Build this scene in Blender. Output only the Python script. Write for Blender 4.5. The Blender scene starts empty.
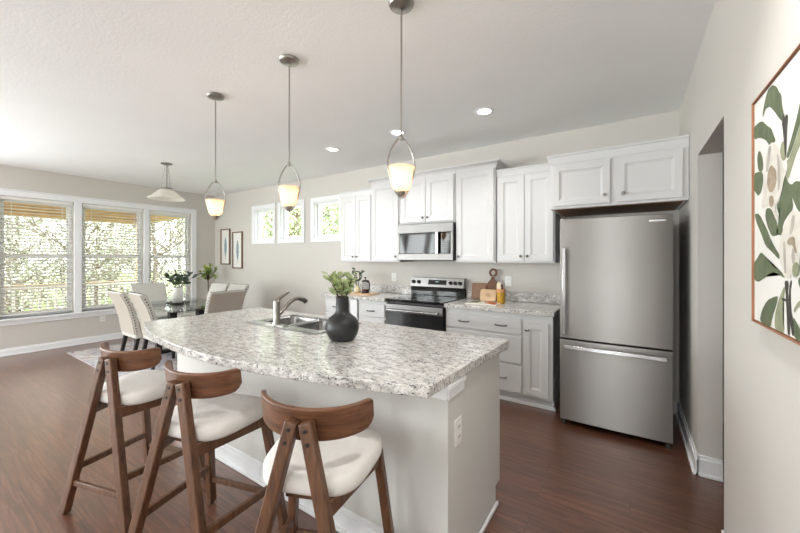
import bpy, bmesh, math, random
from mathutils import Vector, Matrix
random.seed(7)
PI = math.pi
SC = bpy.context.scene
COL = SC.collection

# ------------------------------------------------------------------ camera
cam_d = bpy.data.cameras.new('camera')
cam = bpy.data.objects.new('camera', cam_d); COL.objects.link(cam)
cam_d.sensor_width = 36.0
cam_d.lens = 345.0 / 800.0 * 36.0
cam_d.shift_y = -8.5 / 800.0
cam_d.clip_start = 0.02
cam.location = (0, 0, 1.40)
cam.rotation_euler = (PI / 2, 0, math.atan(230.0 / 345.0))
SC.camera = cam

# ------------------------------------------------------------------ world, sun, daylight fills, exposure
w = bpy.data.worlds.new('sky'); SC.world = w; w.use_nodes = True
bg = w.node_tree.nodes['Background']
bg.inputs['Color'].default_value = (0.90, 0.95, 1.0, 1)
bg.inputs['Strength'].default_value = 4.2
def lamp(name, kind, loc, rot, energy, color=(1, 1, 1), **kw):
    d = bpy.data.lights.new(name, kind); d.energy = energy; d.color = color
    for k, v in kw.items(): setattr(d, k, v)
    o = bpy.data.objects.new(name, d); COL.objects.link(o)
    o.location = loc; o.rotation_euler = rot
    return o
lamp('sun', 'SUN', (0, 0, 20), (math.radians(48), 0, math.radians(58)), 2.2, (1.0, 0.96, 0.9), angle=math.radians(3))
# added area lights for unseen rear and left windows, tilted up to brighten ceiling
for dx, wd, en in ((-6.85, 0.75, 26), (-5.85, 0.75, 26), (-3.4, 1.3, 34), (-0.45, 0.6, 24)):  # leftmost two follow panes mirrored in the microwave; the others are added
    lamp('rear_daylight_fill', 'AREA', (dx, -4.13, 1.45), (PI / 2 + math.radians(18), 0, 0), en * 1.0, (0.92, 0.985, 1.0), shape='RECTANGLE', size=wd, size_y=1.8)
for dy in (-3.3, -2.0, -0.7):  # no windows modelled here; added to brighten the left floor and ceiling
    lamp('side_daylight_fill', 'AREA', (-7.05, dy, 1.42), (PI / 2 + math.radians(18), 0, -PI / 2), 44, (0.92, 0.985, 1.0), shape='RECTANGLE', size=1.2, size_y=1.75)
SC.view_settings.view_transform = 'Standard'
SC.view_settings.look = 'None'
SC.view_settings.gamma = 1.0
SC.view_settings.use_curve_mapping = False
SC.view_settings.exposure = 0.87
SC.cycles.max_bounces = 14; SC.cycles.diffuse_bounces = 8; SC.cycles.transparent_max_bounces = 16

# ------------------------------------------------------------------ materials
def srgb(r, g, b):
    f = lambda c: (c / 255 / 12.92) if c / 255 <= 0.04045 else ((c / 255 + 0.055) / 1.055) ** 2.4
    return (f(r), f(g), f(b), 1)
def new_mat(name):
    m = bpy.data.materials.new(name); m.use_nodes = True
    nt = m.node_tree; return m, nt, nt.nodes['Principled BSDF']
def N(nt, kind, **kw):
    n = nt.nodes.new(kind)
    for k, v in kw.items():
        if k in n.inputs.keys(): n.inputs[k].default_value = v
        else: setattr(n, k, v)
    return n
def ramp(nt, fac, stops):
    r = nt.nodes.new('ShaderNodeValToRGB')
    while len(r.color_ramp.elements) < len(stops): r.color_ramp.elements.new(0.5)
    for e, (p, c) in zip(r.color_ramp.elements, stops): e.position = p; e.color = c
    nt.links.new(fac, r.inputs['Fac']); return r.outputs['Color']
def coords(nt, scale=(1, 1, 1), rot=(0, 0, 0)):
    t = nt.nodes.new('ShaderNodeTexCoord'); mp = nt.nodes.new('ShaderNodeMapping')
    mp.inputs['Scale'].default_value = scale; mp.inputs['Rotation'].default_value = rot
    nt.links.new(t.outputs['Object'], mp.inputs['Vector']); return mp.outputs['Vector']
def mixc(nt, fac, a, b, mode='MIX'):
    m = nt.nodes.new('ShaderNodeMix'); m.data_type = 'RGBA'; m.blend_type = mode
    for sock, v in ((m.inputs['Factor'], fac), (m.inputs[6], a), (m.inputs[7], b)):
        if hasattr(v, 'links'): nt.links.new(v, sock)
        else: sock.default_value = v
    return m.outputs[2]
def bump(nt, p, height, strength=0.2, dist=0.01):
    b = N(nt, 'ShaderNodeBump', Strength=strength, Distance=dist)
    nt.links.new(height, b.inputs['Height']); nt.links.new(b.outputs['Normal'], p.inputs['Normal'])
def plain(name, col, rough=0.5, metal=0.0, var=0.05, scale=6.0, spec=0.5, bumps=0.0, bscale=200.0):
    m, nt, p = new_mat(name)
    v = coords(nt)
    n = N(nt, 'ShaderNodeTexNoise', Scale=scale, Detail=4.0); nt.links.new(v, n.inputs['Vector'])
    lo = tuple(max(0, c * (1 - var)) for c in col[:3]) + (1,); hi = tuple(min(1, c * (1 + var)) for c in col[:3]) + (1,)
    nt.links.new(ramp(nt, n.outputs['Fac'], [(0.3, lo), (0.7, hi)]), p.inputs['Base Color'])
    p.inputs['Roughness'].default_value = rough; p.inputs['Metallic'].default_value = metal
    p.inputs['Specular IOR Level'].default_value = spec
    if bumps:
        n2 = N(nt, 'ShaderNodeTexNoise', Scale=bscale, Detail=2.0); nt.links.new(v, n2.inputs['Vector'])
        bump(nt, p, n2.outputs['Fac'], bumps, 0.004)
    return m
def glow(name, col, strength, base=(0.8, 0.8, 0.8, 1)):
    m, nt, p = new_mat(name)
    p.inputs['Base Color'].default_value = base
    p.inputs['Emission Color'].default_value = col; p.inputs['Emission Strength'].default_value = strength
    return m
M = {}
M['wall'] = plain('wall_paint', srgb(211, 207, 201), 0.75, var=0.012, scale=1.5, spec=0.25, bumps=0.05, bscale=350)
M['ceiling'] = plain('ceiling_paint', srgb(242, 243, 243), 0.85, var=0.012, scale=2, spec=0.15, bumps=0.35, bscale=60)
M['trim'] = plain('white_trim_paint', srgb(240, 241, 243), 0.4, var=0.01)
M['cabinet'] = plain('white_cabinet_paint', srgb(215, 215, 215), 0.35, var=0.01)
M['island'] = plain('island_paint', srgb(210, 209, 205), 0.6, var=0.012, spec=0.3)
M['wood_edge'] = plain('cabinet_raw_wood', srgb(128, 96, 70), 0.6, var=0.15, scale=20)
M['steel'] = None
M['chrome'] = plain('polished_metal', srgb(205, 205, 207), 0.18, 1.0, var=0.03)
M['nickel'] = plain('brushed_nickel', srgb(168, 164, 158), 0.3, 1.0, var=0.05, scale=40)
M['dark_nickel'] = plain('dark_nickel', srgb(105, 102, 98), 0.3, 1.0, var=0.05)
M['bronze'] = plain('dark_bronze_metal', srgb(60, 55, 52), 0.35, 0.8, var=0.05)
M['black_glass'] = plain('black_glass', srgb(16, 16, 18), 0.05, var=0.05)
M['oven_glass'] = plain('oven_black_glass', srgb(20, 20, 22), 0.18, var=0.05)
M['black'] = plain('black_plastic', srgb(26, 26, 28), 0.4, var=0.1)
M['dark_grey'] = plain('dark_grey_metal', srgb(60, 58, 56), 0.5, 0.3, var=0.06)
M['plastic'] = plain('white_plastic', srgb(238, 237, 233), 0.35, var=0.01)
M['slot'] = plain('slot_dark', srgb(70, 68, 66), 0.6)
M['cushion'] = plain('ivory_fabric', srgb(232, 229, 225), 0.85, var=0.03, scale=30, spec=0.2, bumps=0.15, bscale=500)
M['linen'] = plain('cream_linen', srgb(200, 197, 191), 0.9, var=0.05, scale=60, spec=0.15, bumps=0.25, bscale=400)
M['shaded'] = plain('shaded_linen', srgb(180, 172, 162), 0.9, var=0.05, scale=60, spec=0.15, bumps=0.25, bscale=400)  # same linen, with the shade on the chair's rear put into the colour
M['espresso'] = plain('espresso_wood', srgb(38, 32, 30), 0.4, var=0.2, scale=20)
M['vase_black'] = plain('matte_black_ceramic', srgb(38, 38, 38), 0.42, var=0.1, scale=12, bumps=0.05, bscale=120)
M['white_ceramic'] = plain('white_ceramic', srgb(232, 231, 228), 0.3, var=0.02)
M['leaf_green'] = plain('leaf_olive_green', srgb(172, 186, 134), 0.5, var=0.4, scale=14)
M['leaf_pale'] = plain('leaf_pale_green', srgb(140, 152, 96), 0.5, var=0.35, scale=14)
M['leaf_dark'] = plain('leaf_dark_green', srgb(66, 86, 66), 0.5, var=0.35, scale=14)
M['leaf_bright'] = plain('leaf_bright_green', srgb(144, 168, 80), 0.45, var=0.35, scale=14)
M['lemon'] = plain('lemon_yellow', srgb(214, 200, 60), 0.5, var=0.1)
M['stem'] = plain('stem_brown', srgb(84, 74, 52), 0.7, var=0.2)
M['canvas'] = plain('off_white_canvas', srgb(230, 228, 223), 0.8, var=0.03, scale=5, bumps=0.15, bscale=500)
M['frame_oak'] = plain('copper_brown_frame', srgb(164, 112, 82), 0.45, var=0.1, scale=20)
M['frame_wood'] = plain('walnut_frame', srgb(120, 88, 62), 0.5, var=0.15, scale=20)
M['mat_board'] = plain('white_mat_board', srgb(236, 235, 231), 0.8, var=0.01)
M['feather'] = plain('blue_grey_ink', srgb(158, 178, 184), 0.8, var=0.25, scale=40)
M['paint_leaf'] = plain('painted_green', srgb(98, 108, 82), 0.85, var=0.22, scale=22)
M['paint_leaf_light'] = plain('painted_light_green', srgb(146, 150, 122), 0.85, var=0.2, scale=22)
M['paint_petal'] = plain('painted_petal', srgb(218, 213, 203), 0.85, var=0.1, scale=20)
M['paint_fold'] = plain('painted_fold', srgb(178, 172, 162), 0.85, var=0.15, scale=30)
M['paint_core'] = plain('painted_core', srgb(166, 150, 130), 0.85, var=0.25, scale=45)
M['paint_stem'] = plain('painted_stem', srgb(72, 70, 64), 0.85, var=0.2, scale=40)
M['deck'] = plain('deck_boards', srgb(150, 130, 105), 0.8, var=0.15, scale=5)
M['lawn'] = plain('lawn_green', srgb(132, 150, 84), 0.9, var=0.3, scale=1.2)
M['bark'] = plain('tree_bark', srgb(120, 108, 94), 0.9, var=0.25, scale=8)
M['foliage_a'] = plain('tree_leaves_grey_green', srgb(186, 187, 174), 0.8, var=0.35, scale=3)
M['foliage_b'] = plain('tree_leaves_bright_green', srgb(172, 188, 144), 0.8, var=0.4, scale=3)
M['tan_paint'] = plain('porch_pine', srgb(214, 180, 144), 0.7, var=0.15, scale=6)
M['paper'] = plain('book_paper', srgb(232, 228, 218), 0.7, var=0.02)
M['photo_green'] = plain('printed_herbs', srgb(86, 96, 62), 0.6, var=0.6, scale=60)
M['photo_orange'] = plain('printed_dish', srgb(190, 104, 54), 0.6, var=0.4, scale=50)
M['board_brown'] = plain('brown_board_wood', srgb(142, 106, 80), 0.55, var=0.15, scale=25)
M['board_dark'] = plain('walnut_board_wood', srgb(104, 74, 54), 0.5, var=0.25, scale=25)
M['board_pale'] = plain('pale_maple_wood', srgb(214, 182, 144), 0.5, var=0.08, scale=25)
M['jar_yellow'] = plain('mustard_glaze', srgb(196, 150, 44), 0.3, var=0.15, scale=20)
M['jar_lid'] = plain('warm_wood_lid', srgb(206, 150, 106), 0.5, var=0.1, scale=25)
M['cream_paint'] = plain('cream_enamel', srgb(226, 214, 182), 0.4, var=0.05)
M['dark_red'] = plain('dark_red_enamel', srgb(92, 40, 34), 0.4, var=0.1)
M['outside_wall'] = plain('outside_siding', srgb(190, 186, 178), 0.8)
M['dark_gap'] = plain('shadow_gap_filler', srgb(50, 48, 46), 0.8)

def wood(name, base, dark, light, scale=(3, 3, 40), rough=0.4, gscale=2.2):
    m, nt, p = new_mat(name)
    v = coords(nt, scale)
    n = N(nt, 'ShaderNodeTexNoise', Scale=gscale, Detail=6.0, Roughness=0.62, Distortion=0.6); nt.links.new(v, n.inputs['Vector'])
    nt.links.new(ramp(nt, n.outputs['Fac'], [(0.28, dark), (0.5, base), (0.74, light)]), p.inputs['Base Color'])
    p.inputs['Roughness'].default_value = rough
    bump(nt, p, n.outputs['Fac'], 0.08, 0.003)
    return m
M['walnut'] = wood('walnut_stool_wood', srgb(100, 67, 46), srgb(70, 45, 31), srgb(122, 86, 61), (26, 26, 3), 0.42)
M['walnut_back'] = wood('walnut_bent_wood', srgb(108, 70, 47), srgb(75, 48, 32), srgb(132, 91, 64), (3, 6, 40), 0.36)

def steel(name, col, rough=0.28, sc=(220, 3, 3)):
    m, nt, p = new_mat(name)
    v = coords(nt, sc)
    n = N(nt, 'ShaderNodeTexNoise', Scale=1.0, Detail=3.0); nt.links.new(v, n.inputs['Vector'])
    lo = tuple(c * 0.92 for c in col[:3]) + (1,); hi = tuple(min(1, c * 1.08) for c in col[:3]) + (1,)
    nt.links.new(ramp(nt, n.outputs['Fac'], [(0.3, lo), (0.7, hi)]), p.inputs['Base Color'])
    p.inputs['Metallic'].default_value = 1.0; p.inputs['Roughness'].default_value = rough
    p.inputs['Anisotropic'].default_value = 0.75; p.inputs['Anisotropic Rotation'].default_value = 0.25
    tg = N(nt, 'ShaderNodeTangent', direction_type='RADIAL', axis='Z'); nt.links.new(tg.outputs[0], p.inputs['Tangent'])
    return m
M['steel'] = steel('brushed_stainless_steel', srgb(172, 170, 168), 0.30)
M['steel_fridge'] = steel('fridge_stainless_steel', srgb(166, 163, 160), 0.38, (1, 1, 1))
M['steel_soft'] = plain('satin_stainless_steel', srgb(136, 134, 132), 0.42, 1.0, var=0.04)
M['steel_bright'] = steel('bright_stainless_steel', srgb(160, 159, 158), 0.26)

def make_floor():
    m, nt, p = new_mat('dark_plank_floor')
    v = coords(nt)
    br = N(nt, 'ShaderNodeTexBrick', offset=0.37, squash=1.0)
    br.inputs['Scale'].default_value = 1.0
    br.inputs['Brick Width'].default_value = 1.22; br.inputs['Row Height'].default_value = 0.15
    br.inputs['Mortar Size'].default_value = 0.0016; br.inputs['Mortar Smooth'].default_value = 0.2
    br.inputs['Bias'].default_value = 0.0
    br.inputs['Color1'].default_value = (0.0, 0, 0, 1); br.inputs['Color2'].default_value = (1, 1, 1, 1); br.inputs['Mortar'].default_value = (0.5, 0.5, 0.5, 1)
    nt.links.new(v, br.inputs['Vector'])
    v2 = coords(nt, (1.6, 26, 1))
    add = nt.nodes.new('ShaderNodeVectorMath'); add.operation = 'MULTIPLY_ADD'
    nt.links.new(br.outputs['Color'], add.inputs[0]); add.inputs[1].default_value = (7, 13, 3); nt.links.new(v2, add.inputs[2])
    n = N(nt, 'ShaderNodeTexNoise', Scale=1.6, Detail=7.0, Roughness=0.65, Distortion=0.8); nt.links.new(add.outputs[0], n.inputs['Vector'])
    grain = ramp(nt, n.outputs['Fac'], [(0.25, srgb(60, 34, 23)), (0.5, srgb(104, 65, 47)), (0.76, srgb(140, 96, 72))])
    tone = ramp(nt, br.outputs['Color'], [(0.0, (0.88, 0.88, 0.88, 1)), (1.0, (1.08, 1.07, 1.06, 1))])
    c = mixc(nt, 1.0, grain, tone, 'MULTIPLY')
    c = mixc(nt, br.outputs['Fac'], c, srgb(70, 45, 35))
    nt.links.new(c, p.inputs['Base Color'])
    rr = N(nt, 'ShaderNodeMapRange'); p.inputs['Coat Weight'].default_value = 0.8; p.inputs['Coat Roughness'].default_value = 0.33; p.inputs['Coat IOR'].default_value = 1.6
    rr.inputs['To Min'].default_value = 0.26; rr.inputs['To Max'].default_value = 0.40
    nt.links.new(n.outputs['Fac'], rr.inputs['Value']); nt.links.new(rr.outputs['Result'], p.inputs['Roughness'])
    bump(nt, p, n.outputs['Fac'], 0.06, 0.002)
    return m
M['floor'] = make_floor()

def make_granite():
    m, nt, p = new_mat('speckled_granite')
    v = coords(nt, (1.25, 2.5, 2.0))
    n1 = N(nt, 'ShaderNodeTexNoise', Scale=14.0, Detail=6.0, Roughness=0.65, Distortion=0.6); nt.links.new(v, n1.inputs['Vector'])
    base = ramp(nt, n1.outputs['Fac'], [(0.34, srgb(172, 169, 166)), (0.49, srgb(212, 209, 205)), (0.64, srgb(236, 234, 231))])
    n3 = N(nt, 'ShaderNodeTexNoise', Scale=20.0, Detail=4.0); nt.links.new(v, n3.inputs['Vector'])
    tanm = ramp(nt, n3.outputs['Fac'], [(0.58, (0, 0, 0, 1)), (0.74, (0.7, 0.7, 0.7, 1))])
    base = mixc(nt, tanm, base, srgb(192, 180, 166))
    n2 = N(nt, 'ShaderNodeTexNoise', Scale=34.0, Detail=7.0, Roughness=0.75, Distortion=1.2); nt.links.new(v, n2.inputs['Vector'])
    grey = ramp(nt, n2.outputs['Fac'], [(0.385, (1, 1, 1, 1)), (0.455, (0, 0, 0, 1))])
    base = mixc(nt, grey, base, srgb(126, 124, 123))
    n4 = N(nt, 'ShaderNodeTexNoise', Scale=40.0, Detail=6.0, Roughness=0.72, Distortion=1.0); nt.links.new(v, n4.inputs['Vector'])
    blk = ramp(nt, n4.outputs['Fac'], [(0.40, (1, 1, 1, 1)), (0.445, (0, 0, 0, 1))])
    base = mixc(nt, blk, base, srgb(46, 45, 47))
    nt.links.new(base, p.inputs['Base Color'])
    p.inputs['Roughness'].default_value = 0.16
    return m
M['granite'] = make_granite()

def make_pane(name='window_glass', tint=(1, 1, 1, 1)):
    m = bpy.data.materials.new(name); m.use_nodes = True; nt = m.node_tree
    nt.nodes.remove(nt.nodes['Principled BSDF'])
    out = nt.nodes['Material Output']
    t = N(nt, 'ShaderNodeBsdfTransparent'); t.inputs['Color'].default_value = tint
    g = N(nt, 'ShaderNodeBsdfGlossy'); g.inputs['Roughness'].default_value = 0.02
    lw = N(nt, 'ShaderNodeLayerWeight', Blend=0.5); pw = N(nt, 'ShaderNodeMath', operation='POWER'); pw.inputs[1].default_value = 4.0; nt.links.new(lw.outputs['Facing'], pw.inputs[0])
    fr = N(nt, 'ShaderNodeMapRange'); fr.inputs['To Min'].default_value = 0.03; fr.inputs['To Max'].default_value = 0.7; nt.links.new(pw.outputs[0], fr.inputs['Value'])
    mx = nt.nodes.new('ShaderNodeMixShader')
    nt.links.new(fr.outputs['Result'], mx.inputs[0]); nt.links.new(t.outputs[0], mx.inputs[1]); nt.links.new(g.outputs[0], mx.inputs[2])
    nt.links.new(mx.outputs[0], out.inputs['Surface'])
    return m
M['glass'] = make_pane()
M['table_glass'] = make_pane('table_glass', (0.90, 0.93, 0.92, 1))
M['press_glass'] = make_pane('press_glass', (0.8, 0.8, 0.8, 1))

def make_shade(name, col, emit, estr):
    m, nt, p = new_mat(name)
    out = nt.nodes['Material Output']
    p.inputs['Base Color'].default_value = col; p.inputs['Roughness'].default_value = 0.25
    p.inputs['Emission Color'].default_value = emit; p.inputs['Emission Strength'].default_value = estr
    tr = N(nt, 'ShaderNodeBsdfTranslucent'); tr.inputs['Color'].default_value = col
    mx = nt.nodes.new('ShaderNodeMixShader'); mx.inputs[0].default_value = 0.5
    nt.links.new(p.outputs[0], mx.inputs[1]); nt.links.new(tr.outputs[0], mx.inputs[2]); nt.links.new(mx.outputs[0], out.inputs['Surface'])
    return m
M['shade'] = make_shade('amber_frosted_glass', srgb(250, 232, 210), srgb(255, 214, 170), 0.30)
M['shade_white'] = make_shade('alabaster_glass', srgb(238, 236, 230), srgb(255, 246, 230), 0.05)
M['blind'] = make_shade('blind_vinyl', srgb(240, 240, 238), srgb(255, 255, 255), 0.0)
M['fridge_side'] = plain('fridge_side_grey', srgb(48, 46, 44), 0.5, var=0.05)
M['bulb'] = glow('lit_bulb', srgb(255, 232, 190), 9.0)
M['can_light'] = glow('lit_downlight', srgb(255, 250, 240), 9.0)

def make_rug():
    m, nt, p = new_mat('faded_medallion_rug')
    v = coords(nt)
    vo = N(nt, 'ShaderNodeTexVoronoi', Scale=3.2); nt.links.new(v, vo.inputs['Vector'])
    n = N(nt, 'ShaderNodeTexNoise', Scale=11.0, Detail=6.0, Roughness=0.75, Distortion=1.5); nt.links.new(v, n.inputs['Vector'])
    a = ramp(nt, n.outputs['Fac'], [(0.38, srgb(86, 96, 128)), (0.46, srgb(206, 202, 200)), (0.53, srgb(216, 208, 204)), (0.62, srgb(140, 76, 74))])
    b = ramp(nt, vo.outputs['Distance'], [(0.1, srgb(130, 72, 74)), (0.3, srgb(226, 222, 218)), (0.6, srgb(150, 160, 180))])
    nt.links.new(mixc(nt, 0.35, a, b), p.inputs['Base Color']); p.inputs['Roughness'].default_value = 0.95
    return m
M['rug'] = make_rug()
def make_lamina(name, cols, rows, axis=2):
    # boards across a surface: alternating tone by position
    m, nt, p = new_mat(name)
    v = coords(nt)
    sp = nt.nodes.new('ShaderNodeSeparateXYZ'); nt.links.new(v, sp.inputs[0])
    mu = N(nt, 'ShaderNodeMath', operation='MULTIPLY'); nt.links.new(sp.outputs[axis], mu.inputs[0]); mu.inputs[1].default_value = rows
    fr = N(nt, 'ShaderNodeMath', operation='FRACT'); nt.links.new(mu.outputs[0], fr.inputs[0])
    n = N(nt, 'ShaderNodeTexNoise', Scale=5.0, Detail=5.0); nt.links.new(v, n.inputs['Vector'])
    c = ramp(nt, n.outputs['Fac'], [(0.3, cols[0]), (0.7, cols[1])])
    g = ramp(nt, fr.outputs[0], [(0.0, (0.45, 0.4, 0.35, 1)), (0.06, (1, 1, 1, 1))])
    nt.links.new(mixc(nt, 1.0, c, g, 'MULTIPLY'), p.inputs['Base Color']); p.inputs['Roughness'].default_value = 0.7
    return m
M['pine'] = make_lamina('pine_boards', (srgb(198, 164, 128), srgb(220, 188, 152)), 9.0, 1)
M['board_glue'] = make_lamina('laminated_walnut', (srgb(100, 70, 50), srgb(136, 98, 72)), 45.0, 0)

# ------------------------------------------------------------------ geometry helpers
class B:
    """collects shapes for ONE mesh object"""
    def __init__(s): s.bm = bmesh.new()
    def box(s, x0, x1, y0, y1, z0, z1, mtx=None):
        vs = [s.bm.verts.new((x, y, z)) for z in (z0, z1) for y in (y0, y1) for x in (x0, x1)]
        for f in ((0, 2, 3, 1), (4, 5, 7, 6), (0, 1, 5, 4), (2, 6, 7, 3), (0, 4, 6, 2), (1, 3, 7, 5)):
            s.bm.faces.new([vs[i] for i in f])
        if mtx is not None:
            for v in vs: v.co = mtx @ v.co
        return s
    def bar(s, p0, p1, wdt, dep, ref=(1, 0, 0), taper=1.0):
        p0, p1 = Vector(p0), Vector(p1); ax = (p1 - p0).normalized()
        u = Vector(ref); u = (u - ax * u.dot(ax)).normalized(); v = ax.cross(u)
        vs = []
        for p, k in ((p0, 1.0), (p1, taper)):
            for a, b in ((-1, -1), (1, -1), (1, 1), (-1, 1)):
                vs.append(s.bm.verts.new(p + u * a * wdt / 2 * k + v * b * dep / 2 * k))
        s.bm.faces.new(vs[3::-1]); s.bm.faces.new(vs[4:])
        for i in range(4):
            j = (i + 1) % 4; s.bm.faces.new([vs[i], vs[j], vs[4 + j], vs[4 + i]])
        return s
    def tube(s, pts, r, seg=10, closed=False, caps=True):
        pts = [Vector(p) for p in pts]; n = len(pts); rings = []
        rad = r if isinstance(r, (list, tuple)) else [r] * n
        up = None
        for i, p in enumerate(pts):
            a = pts[i - 1] if (i > 0 or closed) else p; b = pts[(i + 1) % n] if (i < n - 1 or closed) else p
            t = (b - a).normalized()
            if up is None:
                up = Vector((0, 0, 1)) if abs(t.z) < 0.9 else Vector((1, 0, 0))
            up = (up - t * up.dot(t)).normalized(); sd = t.cross(up)
            rings.append([s.bm.verts.new(p + (up * math.cos(q) + sd * math.sin(q)) * rad[i]) for q in [2 * PI * k / seg for k in range(seg)]])
        for i in range(n if closed else n - 1):
            A, C_ = rings[i], rings[(i + 1) % n]
            for k in range(seg):
                l = (k + 1) % seg; s.bm.faces.new([A[k], A[l], C_[l], C_[k]])
        if caps and not closed:
            s.bm.faces.new(rings[0][::-1]); s.bm.faces.new(rings[-1])
        return s
    def lathe(s, prof, cx=0, cy=0, seg=32, cap0=True, cap1=True, mtx=None):
        rings = []
        for r, z in prof:
            rings.append([s.bm.verts.new((cx + r * math.cos(2 * PI * k / seg), cy + r * math.sin(2 * PI * k / seg), z)) for k in range(seg)])
        for A, C_ in zip(rings, rings[1:]):
            for k in range(seg):
                l = (k + 1) % seg; s.bm.faces.new([A[k], A[l], C_[l], C_[k]])
        if cap0: s.bm.faces.new(rings[0][::-1])
        if cap1: s.bm.faces.new(rings[-1])
        if mtx is not None:
            for R in rings:
                for v in R: v.co = mtx @ v.co
        return s
    def prism(s, pts2, z0, z1, mtx=None):
        a = [s.bm.verts.new((x, y, z0)) for x, y in pts2]; b = [s.bm.verts.new((x, y, z1)) for x, y in pts2]
        s.bm.faces.new(a[::-1]); s.bm.faces.new(b)
        n = len(a)
        for i in range(n):
            j = (i + 1) % n; s.bm.faces.new([a[i], a[j], b[j], b[i]])
        if mtx is not None:
            for v in a + b: v.co = mtx @ v.co
        return s
    def ball(s, c, r, sub=2, sc=(1, 1, 1)):
        g = bmesh.ops.create_icosphere(s.bm, subdivisions=sub, radius=r)
        for v in g['verts']: v.co = Vector((v.co.x * sc[0], v.co.y * sc[1], v.co.z * sc[2])) + Vector(c)
        return s
    def leaf(s, p, d, up, L, W, curl=0.15):
        d = Vector(d).normalized(); up = Vector(up); sd = d.cross(up)
        if sd.length < 1e-4: sd = d.cross(Vector((1, 0, 0)))
        sd.normalize(); n = sd.cross(d); p = Vector(p)
        pr = [(0, 0.12), (0.3, 0.85), (0.6, 0.9), (0.85, 0.5), (1.0, 0.03)]
        rows = []
        for t, wv in pr:
            c = p + d * L * t - n * curl * L * t * t
            rows.append([s.bm.verts.new(c - sd * W / 2 * wv + n * W * 0.12 * wv), s.bm.verts.new(c), s.bm.verts.new(c + sd * W / 2 * wv + n * W * 0.12 * wv)])
        for A, C_ in zip(rows, rows[1:]):
            for k in (0, 1): s.bm.faces.new([A[k], A[k + 1], C_[k + 1], C_[k]])
        return s
    def build(s, name, mat, parent=None, bevel=0.0, seg=2, smooth=35, loc=None, sub=0):
        bmesh.ops.recalc_face_normals(s.bm, faces=s.bm.faces)
        me = bpy.data.meshes.new(name); s.bm.to_mesh(me); s.bm.free()
        if smooth:
            me.shade_smooth(); me.set_sharp_from_angle(angle=math.radians(smooth))
        o = bpy.data.objects.new(name, me); COL.objects.link(o)
        me.materials.append(M[mat] if isinstance(mat, str) else mat)
        if parent is not None: o.parent = parent
        if loc is not None: o.location = loc
        if sub:
            sm = o.modifiers.new('subd', 'SUBSURF'); sm.levels = sub; sm.render_levels = sub
        if bevel:
            b = o.modifiers.new('edge', 'BEVEL'); b.width = bevel; b.segments = seg; b.limit_method = 'ANGLE'; b.angle_limit = math.radians(40)
        return o
def thing(name, label, cat, loc=(0, 0, 0), rz=0.0, group=None):
    o = bpy.data.objects.new(name, None); COL.objects.link(o); o.empty_display_size = 0.1
    o.location = loc; o.rotation_euler = (0, 0, rz)
    return tag(o, label, cat, group)
def tag(o, label, cat, group=None):
    o['label'] = label; o['category'] = cat; o['kind'] = 'thing'
    if group: o['group'] = group
    return o
def struct(o): o['kind'] = 'structure'; return o
def dup(root, loc, rz=0.0, label=None, group=None):
    r = root.copy(); COL.objects.link(r); r.location = loc; r.rotation_euler = (0, 0, rz)
    if label: r['label'] = label
    if group: r['group'] = group
    for ch in list(root.children):
        c = ch.copy(); COL.objects.link(c); c.parent = r
        for g in list(ch.children):
            d = g.copy(); COL.objects.link(d); d.parent = c
    return r

# ================================================================== SETTING
XL, XR, YB, YR, ZC, T = -7.40, 0.365, 3.95, -4.50, 2.72, 0.14
WINS = [(0.90, 1.70), (1.79, 2.65), (2.73, 3.47)]; WZ0, WZ1 = 0.53, 2.29
BWIN = [(-5.97, -5.41), (-5.19, -4.63), (-4.33, -3.77)]; BZ0, BZ1 = 1.735, 2.315

struct(B().box(XL - T, 2.2, YR - T, YB + T, -0.1, 0.0).build('floor', 'floor', smooth=0))
struct(B().box(XL - T, 2.2, YR - T, YB + T, ZC, ZC + 0.12).build('ceiling', 'ceiling', smooth=0))
b = B(); ys = [YR - T] + [v for p in WINS for v in p] + [YB + T]
for i in range(0, len(ys), 2): b.box(XL - T, XL, ys[i], ys[i + 1], 0, ZC)
for y0, y1 in WINS: b.box(XL - T, XL, y0, y1, 0, WZ0).box(XL - T, XL, y0, y1, WZ1, ZC)
struct(b.build('wall_left', 'wall', smooth=0))
b = B(); xs = [XL] + [v for p in BWIN for v in p] + [2.2]
for i in range(0, len(xs), 2): b.box(xs[i], xs[i + 1], YB, YB + T, 0, ZC)
for x0, x1 in BWIN: b.box(x0, x1, YB, YB + T, 0, BZ0).box(x0, x1, YB, YB + T, BZ1, ZC)
struct(b.build('wall_back', 'wall', smooth=0))
OY0, OY1, OZ = 2.18, 2.93, 2.065
b = B(); b.box(XR, XR + 0.12, YR, OY0, 0, ZC).box(XR, XR + 0.12, OY1, YB, 0, ZC).box(XR, XR + 0.12, OY0, OY1, OZ, ZC)
struct(b.build('wall_right', 'wall', smooth=0))
struct(B().box(XL, 2.2, YR - T, YR, 0, ZC).build('wall_rear', 'wall', smooth=0))
struct(B().box(2.06, 2.2, YR, YB, 0, ZC).build('wall_hall', 'wall', smooth=0))

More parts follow.
